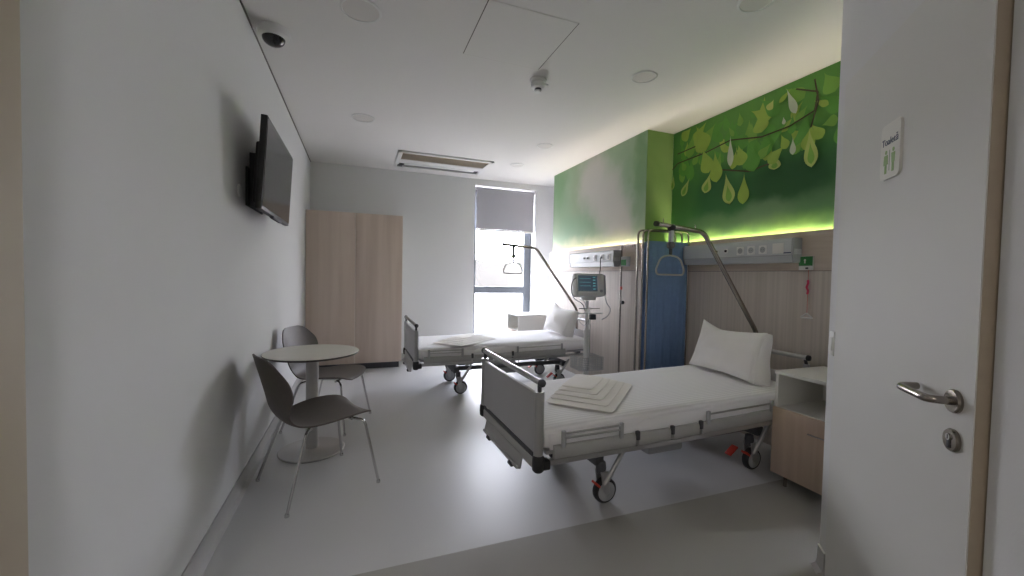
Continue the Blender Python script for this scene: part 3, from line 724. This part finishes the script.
    for x_ in (0.47, 1.82): mb.b(x_-0.03, x_+0.03, -0.30, 0.30, 0.235, 0.295, M['under'], 0.006)
    mb.b(0.95, 1.25, -0.16, 0.16, 0.16, 0.30, M['greyplastic'], 0.02)
    mb.build('chassis', t)
    for x_ in (0.62, 1.62):
        mb = MB()
        for s in (-1, 1):
            mb.tube([(x_-0.02, s*0.2, 0.29), (x_+0.06, s*0.2, 0.385)], 0.02, M['alu'], 12)
        mb.b(x_-0.09, x_+0.09, -0.12, 0.12, 0.28, 0.385, M['under'], 0.015)
        mb.build('lift_column', t)
    for (x_, s) in ((0.50, -1), (0.50, 1), (1.74, -1), (1.74, 1)):
        y = s*0.285
        mb = MB()
        mb.lathe([(0.016, 0.172), (0.026, 0.186), (0.030, 0.215), (0.026, 0.25), (0.012, 0.256)], M['dk'], (x_-0.01, y, 0), 20)
        for q in (-0.03, 0.03): mb.prism([(x_-0.03, 0.20), (x_+0.02, 0.20), (x_+0.035, 0.07), (x_+0.012, 0.055), (x_-0.01, 0.085)], y+q-0.004, y+q+0.004, M['alu'], 'y')
        cs = mb.build('caster', t)
        mb = MB(); wc = (x_+0.018, y, 0.0755)
        mb.lathe([(0.056, -0.024), (0.066, -0.023), (0.074, -0.014), (0.075, 0), (0.074, 0.014), (0.066, 0.023), (0.056, 0.024)], M['blk'], wc, 36, 'y')
        mb.lathe([(0.010, -0.0275), (0.055, -0.0255), (0.060, -0.022), (0.060, 0.022), (0.055, 0.0255), (0.010, 0.0275)], M['greyplastic'], wc, 36, 'y'); mb.build('wheel', cs)
        mb = MB(); mb.tube([(x_+0.13, y+s*0.035, 0.325), (x_-0.005, y+s*0.035, 0.125)], 0.014, M['alu'], 10)
        mb.box((x_-0.035, y+0.0, 0.115), (0.055, 0.05, 0.014), M['red'], 0.004, Matrix.Rotation(R(40), 3, 'Y'))
        if x_ > 1: mb.box((x_-0.07, y+0.09, 0.11), (0.09, 0.05, 0.014), M['red'], 0.004, Matrix.Rotation(R(-35), 3, 'Y'))
        mb.build('brake_pedal', cs)
    # trapeze pole, bent over the bed
    mb = MB()
    tp = arc([(2.085, 0, 0.46), (2.015, 0, 0.93), (2.015, 0, 0.93), (1.445, 0, 1.675), (1.035, 0, 1.718)], [0.0, 0.0, 0.11], 8)
    tp = arc([(2.16, 0, 0.40), (2.16, 0, 0.90), (1.54, 0, 1.690), (1.105, 0, 1.722)], [0.08, 0.05], 8)
    mb.tube(tp, 0.017, M['steel'], 16)
    mb.lathe([(0.018, 1.087), (0.0195, 1.093), (0.0195, 1.11)], M['blk'], (0, 0, 1.722), 16, 'x')
    mb.b(2.07, 2.185, -0.03, 0.03, 0.44, 0.54, M['dk'], 0.006)
    tz = mb.build('trapeze_pole', t)
    for q in (1.12, 1.40): pass
    mb = MB(); q0 = 1.235
    mb.lathe([(0.024, q0-0.016), (0.026, q0-0.012), (0.026, q0+0.012), (0.024, q0+0.016)], M['blk'], (0, 0, 1.703), 20, 'x')
    mb.b(q0-0.014, q0+0.014, -0.014, 0.014, 1.60, 1.69, M['greyplastic'], 0.005)
    mb.lathe([(0.006, -0.018), (0.024, -0.016), (0.026, 0), (0.024, 0.016), (0.006, 0.018)], M['dk'], (q0, 0, 1.578), 20, 'y')
    mb.b(q0-0.010, q0+0.010, -0.005, 0.005, 1.50, 1.57, M['dk'])
    mb.build('strap', tz)
    mb = MB(); hdl = []
    tri = arc([(q0+0.0, 0, 1.505), (q0-0.088, 0, 1.492), (q0-0.130, 0, 1.40), (q0-0.118, 0, 1.366), (q0, 0, 1.366), (q0+0.118, 0, 1.366), (q0+0.130, 0, 1.40), (q0+0.088, 0, 1.492), (q0+0.0, 0, 1.505)], [0.08, 0.04, 0.02, 0.01, 0.02, 0.04, 0.08], 5)
    mb.tube(tri, 0.0068, M['handlegrey'], 10); mb.build('grab_handle', tz)
    for q in (1.16, 1.46):
        mb = MB(); zq = 1.717 if q < 1.2 else 1.69
        mb.tube([(q, 0, zq), (q, 0, zq+0.045)], 0.0035, M['steel'], 8); mb.build('stop_pin', tz)
    return t
BED = (1.514, 2.302, 0); BR = R(1.5); OFF = Vector((-0.305, 2.41, 0))
bed = make_bed((0, 0, 0), 'hospital bed nearer the camera with grey footboard and trapeze pole')
bed.location = BED; bed.rotation_euler = (0, 0, BR)
dup(bed, Vector((1.218, 4.72, 0)), R(0.5), 'hospital bed farther from the camera, beside the window')

# pillow: a puffed patch between four corners
def make_pillow(c00, c10, c11, c01, puff, label, peak=0.05, seam=True):
    """c00 low-left, c10 low-right, c11 top-right, c01 top-left seen from the bed foot"""
    org = Vector(c00); C = [Vector(c)-org for c in (c00, c10, c11, c01)]
    t = thing('pillow', label, 'pillow', org, 0, 'white bed pillows')
    n = (C[1]-C[0]).cross(C[3]-C[0]).normalized(); nu, nv = 25, 17
    front, back = [], []; mb = MB()
    for j in range(nv):
        rf, rb_ = [], []
        for i in range(nu):
            u, v = i/(nu-1), j/(nv-1)
            p = C[0]*(1-u)*(1-v)+C[1]*u*(1-v)+C[2]*u*v+C[3]*(1-u)*v
            # edges pull inward between the corners, the top-left corner stands up
            pin = 0.02
            p += (C[3]-C[0]).normalized()*(pin*math.sin(math.pi*u)*(0.5-v)*2*0.8)
            p += (C[1]-C[0]).normalized()*(pin*math.sin(math.pi*v)*(0.5-u)*2*1.0)
            p += (C[3]-C[0]).normalized()*peak*max(0, 1-u/0.36)**1.2*v**2
            hgt = puff*(max(0, math.sin(math.pi*u))**0.45)*(max(0, math.sin(math.pi*v))**0.5)
            wr = 0.010*noise.noise(Vector((u*4+3, v*6, puff*30)))+0.006*noise.noise(Vector((u*11, v*4+5, 2)))
            hgt2 = hgt+wr*min(1, 8*min(u, 1-u, v, 1-v))
            rf.append(p+n*(hgt2+0.003)); rb_.append(p-n*(hgt*0.9+0.003))
        front.append(rf); back.append(rb_)
    A = [mb.ring(r) for r in front]; B = [mb.ring(r) for r in back]; fs = []
    for j in range(nv-1):
        for i in range(nu-1):
            fs.append(mb.bm.faces.new((A[j][i], A[j][i+1], A[j+1][i+1], A[j+1][i]))); fs.append(mb.bm.faces.new((B[j][i], B[j+1][i], B[j+1][i+1], B[j][i+1])))
        for i in (0, nu-1): fs.append(mb.bm.faces.new((A[j][i], A[j+1][i], B[j+1][i], B[j][i])))
    for j in (0, nv-1):
        for i in range(nu-1): fs.append(mb.bm.faces.new((A[j][i], A[j][i+1], B[j][i+1], B[j][i])))
    mb._set(fs, M['pillow'], True); ins = mb.build('pillowcase', t, 80)
    # open flap of the case at the near end
    mb = MB(); r0 = []; r1 = []
    for j in range(nv):
        v = j/(nv-1); p = C[1]*(1-v)+C[2]*v; bulge = 0.055*math.sin(math.pi*v)**0.6
        e = (C[1]-C[0]).normalized()
        r0.append(p+n*(bulge*0.6+0.004)-e*0.03); r1.append(p+e*(0.006+0.006*math.sin(v*9))-n*(0.02+0.12*(1-v)+0.02*v))
    mb.skin([mb.ring(r0), mb.ring(r1)], M['pillow'], False, True, closed=False)
    fl = mb.build('case_flap', ins, 80); md = fl.modifiers.new('s', 'SOLIDIFY'); md.thickness = 0.004
    return t
make_pillow((3.31, 2.70, 0.615), (3.235, 2.035, 0.620), (3.40, 2.07, 0.962), (3.415, 2.68, 0.940), 0.062, 'white pillow leaning at the head of the nearer bed, one corner raised', 0.06)
make_pillow((3.03, 5.04, 0.615), (2.99, 4.41, 0.622), (3.16, 4.39, 0.925), (3.17, 5.02, 0.945), 0.085, 'white pillow leaning at the head of the farther bed', 0.05)

# fanned folded sheets, each its own thing
def folded(loc, rz, dx, dy, th, label, group):
    mb = MB(); N = 26
    ring_pts = []
    def loop(inset, z):
        pts = []
        for k in range(4*N):
            a = 2*math.pi*k/(4*N); ca, sa = math.cos(a), math.sin(a); p = 0.10
            xx = (dx/2-inset)*math.copysign(abs(ca)**p, ca); yy = (dy/2-inset)*math.copysign(abs(sa)**p, sa)
            pts.append((xx+0.004*noise.noise(Vector((xx*7, yy*7, z*50))), yy+0.004*noise.noise(Vector((xx*7, yy*7, 4+z*50))), z+0.0015*noise.noise(Vector((xx*9, yy*9, loc[2]*40)))))
        return pts
    L = [loop(0.009, 0), loop(0.0, th*0.22), loop(0.007, th*0.42), loop(0.0, th*0.62), loop(0.0, th*0.8), loop(0.006, th), loop(dy*0.25, th+0.0008), loop(dy*0.44, th+0.0008)]
    mb.skin([mb.ring(p) for p in L], M['linen'], True, True)
    o = mb.build('folded_sheet', None, 60); o.location = loc; o.rotation_euler = (0, -R(0.6), rz); return tag(o, label, 'folded sheet', group)
def fan(base, off, where, group, st, ang):
    names = ['bottom', 'second from bottom', 'middle', 'second from top', 'top']
    for i in range(5):
        # each higher sheet is folded smaller and flush with the far corner
        a = R(ang); dx = 0.67-0.077*i; dy = 0.41-0.051*i
        cx_ = base[0]-math.cos(a)*dx/2+math.sin(a)*dy/2; cy_ = base[1]-math.sin(a)*dx/2-math.cos(a)*dy/2
        x_ = base[0]-0.1-off
        folded((cx_, cy_, mat_top(max(0, x_))+0.005+st*i), a, dx, dy, st*0.94, f'{names[i]} folded white sheet of the fanned stack on the {where} bed', group)
fan((2.200, 2.670), BED[0], 'nearer', 'fanned folded sheets on the nearer bed', 0.0062, 44)
fan((1.955, 4.925), 1.218, 'farther', 'fanned folded sheets on the farther bed', 0.0058, 38)

# ================================================================ BEDSIDE CABINETS
def make_cabinet(loc, label, legs=True):
    t = thing('bedside_cabinet', label, 'bedside cabinet', loc, 0, 'white and wood bedside cabinets')
    w, dp, h = 0.48, 0.47, 0.752     # w along y, dp along x
    mb = MB()
    mb.b(0, dp, 0, w, h-0.022, h, M['white'], 0.002); mb.b(0.01, dp, 0, 0.018, 0.085, h-0.022, M['white']); mb.b(0.01, dp, w-0.018, w, 0.085, h-0.022, M['white'])
    mb.b(dp-0.015, dp, 0.018, w-0.018, 0.085, h-0.022, M['white']); mb.b(0.01, dp-0.015, 0.018, w-0.018, 0.50, 0.518, M['white']); mb.b(0.01, dp-0.015, 0.018, w-0.018, 0.085, 0.103, M['white'])
    mb.build('body', t)
    for (z0, z1, nm) in ((0.085, 0.516, 'door'),):
        mb = MB(); mb.b(-0.010, 0.009, 0.001, w-0.001, z0, z1, M['cabwood'], 0.0015); fr = mb.build(nm, t)
        if nm == 'door':
            mb = MB(); mb.b(-0.028, -0.018, 0.06, 0.245, 0.414, 0.422, M['chrome'], 0.002)
            for y in (0.07, 0.235): mb.tube([(-0.02, y, 0.418), (-0.009, y, 0.418)], 0.003, M['chrome'], 8)
            mb.build('handle', fr)
    for (a, b_) in ((0.05, 0.06), (0.05, w-0.06), (dp-0.05, 0.06), (dp-0.05, w-0.06)):
        mb = MB(); mb.lathe([(0.011, 0.0005), (0.011, 0.085)], M['steel'], (a, b_, 0), 16); mb.build('leg', t)
    return t
cb = make_cabinet((3.222, 1.392, 0), 'wood-fronted white bedside cabinet at the right of the nearer bed')
dup(cb, (2.87, 5.60, 0), 0, 'white bedside cabinet beyond the farther bed, below the window')

# ================================================================ BED HEAD UNITS
def make_head_unit(x, y0, y1, zb, label, items, plug=None):
    """x = wall face, channel stands 0.10 out; items = list (kind, y, z)"""
    t = thing('bed_head_unit', label, 'bed head unit', (x, 0, 0), 0, 'aluminium bed head units with sockets')
    mb = MB(); z0 = zb; z1 = zb+0.185
    prof = [(-0.001, z0+0.02), (-0.001, z1), (-0.085, z1), (-0.10, z1-0.012), (-0.10, z0+0.055), (-0.094, z0+0.05), (-0.082, z0), (-0.02, z0-0.004)]
    mb.skin([mb.ring([(p[0], y, p[1]) for p in prof]) for y in (y0, y1)], M['alu_lt'], True, False)
    mb.b(-0.1015, -0.09, y0, y1, z0+0.050, z0+0.056, M['greyplastic'])
    body = mb.build('channel', t)
    for yy in (y0, y1):
        mb = MB(); mb.skin([mb.ring([(p[0]*1.02, q, p[1]) for p in prof]) for q in (yy-0.006, yy+0.006)], M['greyplastic'], True, False)
        if yy == y0: mb.b(-0.088, -0.012, y0-0.012, y0-0.004, z0+0.06, z0+0.10, M['alu_lt'], 0.002)
        mb.build('end_cap', t)
    for (kd, y, z) in items:
        mb = MB()
        if kd == 'gas':
            mb.lathe([(0.020, -0.101), (0.020, -0.106), (0.016, -0.108)], M['plastic'], (0, y, z), 24, 'x'); mb.lathe([(0.012, -0.107), (0.012, -0.114), (0.009, -0.116)], M['blk'], (0, y, z), 20, 'x'); mb.build('gas_outlet', t)
        elif kd == 'socket':
            mb.b(-0.1055, -0.10, y-0.035, y+0.035, z-0.035, z+0.035, M['plastic'], 0.003)
            so = mb.build('power_socket', t); mb = MB(); mb.lathe([(0.024, -0.1058), (0.023, -0.1072), (0.019, -0.1072), (0.0185, -0.1062), (0.003, -0.1062)], M['greyplastic'], (0, y, z), 28, 'x')
            for q in (-0.008, 0.008): mb.lathe([(0.0025, -0.1064), (0.0025, -0.1068)], M['blk'], (0, y+q, z), 10, 'x')
            mb.build('socket_well', so)
        elif kd == 'switch':
            mb.b(-0.106, -0.10, y-0.045, y+0.045, z-0.04, z+0.04, M['white'], 0.003); mb.b(-0.109, -0.106, y-0.034, y+0.034, z-0.03, z+0.03, M['white'], 0.002); mb.build('rocker_switch', t)
        elif kd == 'print':
            mb.b(-0.1012, -0.10, y-0.045, y+0.025, z-0.004, z+0.004, navy); mb.build('blue_print', t)
        elif kd == 'greenbox':
            mb.b(-0.102, -0.09, y-0.05, y+0.05, z-0.05, z+0.03, M['green'], 0.003); mb.b(-0.1025, -0.09, y-0.05, y+0.05, z-0.062, z-0.05, M['white']); mb.build('green_label', t)
    return t
make_head_unit(X2-0.05, 2.13, 3.22, 1.482, 'long grey bed head unit with sockets on the wall above the nearer bed',
    [('gas', 2.814, 1.590), ('gas', 2.715, 1.592), ('socket', 2.573, 1.586), ('socket', 2.471, 1.586), ('socket', 2.366, 1.586), ('switch', 2.239, 1.590), ('print', 2.172, 1.553)])
make_head_unit(X1-0.05, 3.93, 4.95, 1.468, 'grey bed head unit with sockets on the wall above the farther bed',
    [('gas', 4.553, 1.577), ('gas', 4.466, 1.575), ('socket', 4.31, 1.574), ('socket', 4.157, 1.578), ('socket', 4.02, 1.576)])
mb = MB(); mb.b(-0.05, -0.001, -0.055, 0.055, -0.055, 0.055, M['greyplastic'], 0.006); gx = mb.build('nurse_call_box')
gx.location = (X1-0.05, 3.80, 1.52); tag(gx, 'grey call box with green plate beside the far bed head unit', 'call box')
mb = MB(); mb.b(-0.053, -0.049, -0.045, 0.045, -0.045, 0.02, M['green']); mb.build('green_plate', gx)

# nurse call plate with pull cord
PX = X2-0.05
t = thing('nurse_call_plate', 'green and white call plate with red pull cord on the panelled wall', 'call plate', (PX, 2.085, 1.475))
mb = MB(); mb.b(-0.012, -0.001, -0.052, 0.052, -0.052, 0.052, M['plastic'], 0.003); mb.build('plate', t)
mb = MB(); mb.b(-0.014, -0.0115, -0.050, 0.050, -0.020, 0.050, M['green'], 0.001); gp = mb.build('green_face', t)
mb = MB(); mb.lathe([(0.008, -0.0138), (0.008, -0.0150)], M['lampoff'], (0, 0.005, 0.022), 16, 'x'); mb.b(-0.0150, -0.0138, 0.0, 0.010, -0.002, 0.014, M['lampoff']); mb.build('person_symbol', gp)
mb = MB(); mb.b(-0.014, -0.0115, -0.02, 0.0, -0.045, -0.032, M['dk']); mb.build('button', t)
mb = MB(); mb.tube([(-0.008, -0.02, -0.05), (-0.010, -0.022, -0.38)], 0.0014, M['red'], 8)
cd = mb.build('pull_cord', t)
mb = MB(); mb.tube([(-0.011, -0.021, -0.13), (-0.022, -0.030, -0.15), (-0.016, -0.016, -0.18), (-0.020, -0.030, -0.205), (-0.011, -0.021, -0.23)], 0.0075, mat('pink_red_cord', (0.60, 0.04, 0.10), 0.6), 8); mb.build('cord_knot', cd)
mb = MB(); mb.tube(arc([(-0.011, -0.022, -0.375), (-0.011, -0.065, -0.41), (-0.011, 0.024, -0.41), (-0.011, -0.022, -0.375)], 0.01), 0.006, M['clear'], 8); mb.build('pull_handle', cd)

# ================================================================ PRIVACY SCREEN
t = thing('privacy_screen', 'blue fabric folding privacy screen on steel tubes between the beds', 'privacy screen', (3.30, 3.30, 0))
for i, (ox, oy, w_) in enumerate([(-0.045, 0.06, 0.45), (-0.02, 0.015, 0.47), (0.005, -0.03, 0.485)]):
    mb = MB(); mb.tube(arc([(ox, oy, 0.12), (ox, oy, 1.815), (ox+w_, oy-0.02, 1.815), (ox+w_, oy-0.02, 0.12)], 0.06, 6), 0.010, M['steel'], 12); mb.tube([(ox, oy, 0.2), (ox+w_, oy-0.02, 0.2)], 0.008, M['steel'], 8)
    fr = mb.build('tube_frame', t)
    mb = MB(); A = []; B = []
    for k in range(41):
        u = k/40; wv = 0.006*math.sin(u*26+i)+0.003*math.sin(u*61)
        xo = 0.013 if i == 2 else 0.075
        A.append((ox+xo+u*(w_-xo-0.013), oy-0.02*u+wv, 0.22)); B.append((ox+xo+u*(w_-xo-0.013), oy-0.02*u+wv*0.5, 1.705-0.0*u))
    mb.skin([mb.ring(A), mb.ring(B)], M['curtain'], False, True, closed=False)
    f = mb.build('fabric_panel', fr, 80); md = f.modifiers.new('s', 'SOLIDIFY'); md.thickness = 0.004
    mb = MB()
    for q in (0.02, w_-0.02): mb.lathe([(0.02, -0.012), (0.026, -0.008), (0.026, 0.008), (0.02, 0.012)], M['dk'], (ox+q, oy-0.01, 0.027), 18, 'y'); mb.tube([(ox+q-0.002, oy-0.01, 0.03), (ox+(0 if q < 0.1 else w_), oy-0.01, 0.13)], 0.008, M['steel'], 8)
    mb.build('wheel_pair', fr)

t = thing('curtain_post', 'thin steel post with black knob and hooked top rail by the far panelling', 'post', (3.425, 3.86, 0))
mb = MB(); mb.tube([(0, 0, 0.0), (0, 0, 1.705)], 0.010, M['steel'], 12); mb.lathe([(0.03, 0.0), (0.03, 0.008), (0.012, 0.014)], M['steel'], n=20); mb.build('pole', t)
mb = MB(); mb.tube([(0.0, 0, 1.70), (-0.08, -0.36, 1.70)], 0.007, M['steel'], 8); rl = mb.build('rail', t)
for k in range(7):
    mb = MB(); q = (k+0.7)/8; p = Vector((-0.08*q, -0.36*q, 1.70)); mb.tube([p+Vector((0, 0, 0.012)), p+Vector((0.006, 0, -0.012)), p+Vector((0, -0.006, -0.03))], 0.0025, M['steel'], 6); mb.build('hook', rl)
mb = MB(); mb.lathe([(0.006, 0.0), (0.008, -0.02), (0.02, -0.026), (0.021, -0.045), (0.012, -0.05)], M['blk'], (0, 0, 1.063), 18, 'y'); mb.build('knob', t)
mb = MB(); mb.b(-0.012, 0.012, -0.013, 0.0, 1.205, 1.24, M['red'], 0.003); mb.build('red_clip', t)

# ================================================================ PATIENT MONITOR ON ITS STAND
t = thing('monitor_stand', 'white wheeled stand with wire basket beside the farther bed', 'monitor stand', (3.075, 4.0, 0))
mb = MB()
for k in range(5):
    a = R(72*k+20); mb.tube([(0, 0, 0.10), (0.25*math.cos(a), 0.25*math.sin(a), 0.075)], 0.020, M['plastic'], 10, r1=0.013)
mb.lathe([(0.045, 0.07), (0.05, 0.085), (0.045, 0.12), (0.03, 0.13)], M['plastic'], n=24)
ba = mb.build('star_base', t)
for k in range(5):
    a = R(72*k+20); mb = MB(); mb.lathe([(0.02, -0.01), (0.03, -0.006), (0.03, 0.006), (0.02, 0.01)], M['dk'], (0.25*math.cos(a), 0.25*math.sin(a), 0.031), 18, 'y'); mb.tube([(0.25*math.cos(a), 0.25*math.sin(a), 0.03), (0.25*math.cos(a), 0.25*math.sin(a), 0.08)], 0.008, M['steel'], 8); mb.build('caster', ba)
mb = MB(); mb.lathe([(0.026, 0.12), (0.026, 0.72), (0.019, 0.725), (0.019, 1.07)], M['plastic'], n=24); mb.lathe([(0.031, 0.70), (0.031, 0.745)], M['plastic'], n=24); mb.tube([(0.05, 0.02, 0.12), (0.05, 0.02, 1.0)], 0.008, M['plastic'], 8); mb.build('column', t)
mb = MB(); bx0, bx1, by0, by1, bz0, bz1 = -0.125, 0.17, -0.10, 0.12, 0.30, 0.44
for z in [bz0+i*0.02 for i in range(8)]: mb.tube([(bx0, by0, z), (bx1, by0, z), (bx1, by1, z), (bx0, by1, z), (bx0, by0, z)], 0.003, M['greyplastic'], 5)
for i in range(13):
    x_ = bx0+(bx1-bx0)*i/12
    for y in (by0, by1): mb.tube([(x_, y, bz0), (x_, y, bz1)], 0.003, M['greyplastic'], 5)
    mb.tube([(x_, by0, bz0), (x_, by1, bz0)], 0.003, M['greyplastic'], 5)
for i in range(1, 9):
    y = by0+(by1-by0)*i/9
    for x_ in (bx0, bx1): mb.tube([(x_, y, bz0), (x_, y, bz1)], 0.003, M['greyplastic'], 5)
mb.build('wire_basket', t)
mb = MB(); mb.tube(arc([(-0.15, -0.04, 0.93), (0.18, -0.04, 0.93)], 0.01), 0.006, M['plastic'], 8); mb.tube([(-0.12, -0.03, 0.985), (0.15, -0.03, 0.985)], 0.005, M['steel'], 8); mb.b(0.02, 0.09, -0.06, -0.02, 0.86, 0.92, M['dk'], 0.006); mb.build('cable_hanger', t)

t = thing('patient_monitor', 'grey patient monitor with dark screen mounted on the stand', 'patient monitor', (3.075, 3.99, 1.245))
rr = Matrix.Rotation(R(-6), 3, 'X') @ Matrix.Rotation(R(0), 3, 'Z')
mb = MB(); mb.box((0, 0, 0), (0.36, 0.12, 0.26), M['plastic'], 0.016, rr); mb.box((0.175, 0.02, 0.0), (0.07, 0.14, 0.23), M['greyplastic'], 0.012, rr)
mb.b(-0.07, 0.08, -0.05, 0.05, -0.165, -0.125, M['plastic'], 0.01); bd = mb.build('housing', t)
mb = MB(); scr = mat('monitor_glass', (0.02, 0.035, 0.05), 0.2, emit=(0.09, 0.13, 0.17), emit_s=0.22); mb.box(rr @ Vector((-0.035, -0.061, 0.018)), (0.245, 0.004, 0.175), scr, 0.001, rr); sc_ = mb.build('screen', t)
mb = MB(); cy = mat('cyan_digits', (0.1, 0.5, 0.5), 0.4, emit=(0.2, 0.5, 0.55), emit_s=0.25)
for i, z in enumerate((0.085, 0.055, 0.02, -0.01, -0.045)): mb.box(rr @ Vector((0.045, -0.0635, z)), (0.03, 0.001, 0.008), cy, 0, rr)
for i, z in enumerate((0.07, 0.03, -0.01)): mb.box(rr @ Vector((-0.07, -0.0635, z)), (0.14, 0.001, 0.0025), cy, 0, rr)
mb.build('readout', sc_)
mb = MB(); mb.lathe([(0.016, -0.0), (0.016, -0.014), (0.012, -0.016)], M['greyplastic'], (0.135, -0.062, -0.06), 20, 'y'); mb.box(rr @ Vector((-0.03, -0.061, -0.098)), (0.22, 0.003, 0.022), M['lampoff'], 0.001, rr); mb.build('control_knob', t)

def cable(name, pts, r, m, label):
    mb = MB(); P = catmull([tuple(p) for p in pts], 6); mb.tube(P, r, m, 6); o = mb.build(name); tag(o, label, 'cable'); return o
cable('sensor_cable', [(2.93, 3.95, 1.34), (2.86, 3.94, 1.30), (2.84, 3.94, 1.20), (2.88, 3.94, 1.10), (2.98, 3.94, 1.04), (3.02, 3.94, 0.95)], 0.004, M['dk'], 'dark cable looping from the left side of the patient monitor')
cable('sensor_cable', [(3.28, 3.97, 1.17), (3.31, 3.96, 1.05), (3.36, 3.96, 0.98), (3.33, 3.96, 0.90), (3.25, 3.96, 0.86)], 0.004, M['greyplastic'], 'grey cable hanging from the right side of the patient monitor')
cable('power_cable', [(3.352, 4.157, 1.578), (3.335, 4.15, 1.56), (3.33, 4.14, 1.50), (3.30, 4.10, 1.42), (3.25, 4.05, 1.34)], 0.005, M['blk'], 'black power cable plugged into the far bed head unit')
cable('sensor_cable', [(2.98, 3.94, 1.10), (3.02, 3.92, 1.0), (2.98, 3.92, 0.92), (2.94, 3.93, 0.86), (3.0, 3.93, 0.80), (3.05, 3.94, 0.84)], 0.0035, M['greyplastic'], 'coiled grey cable hanging below the patient monitor on the stand')
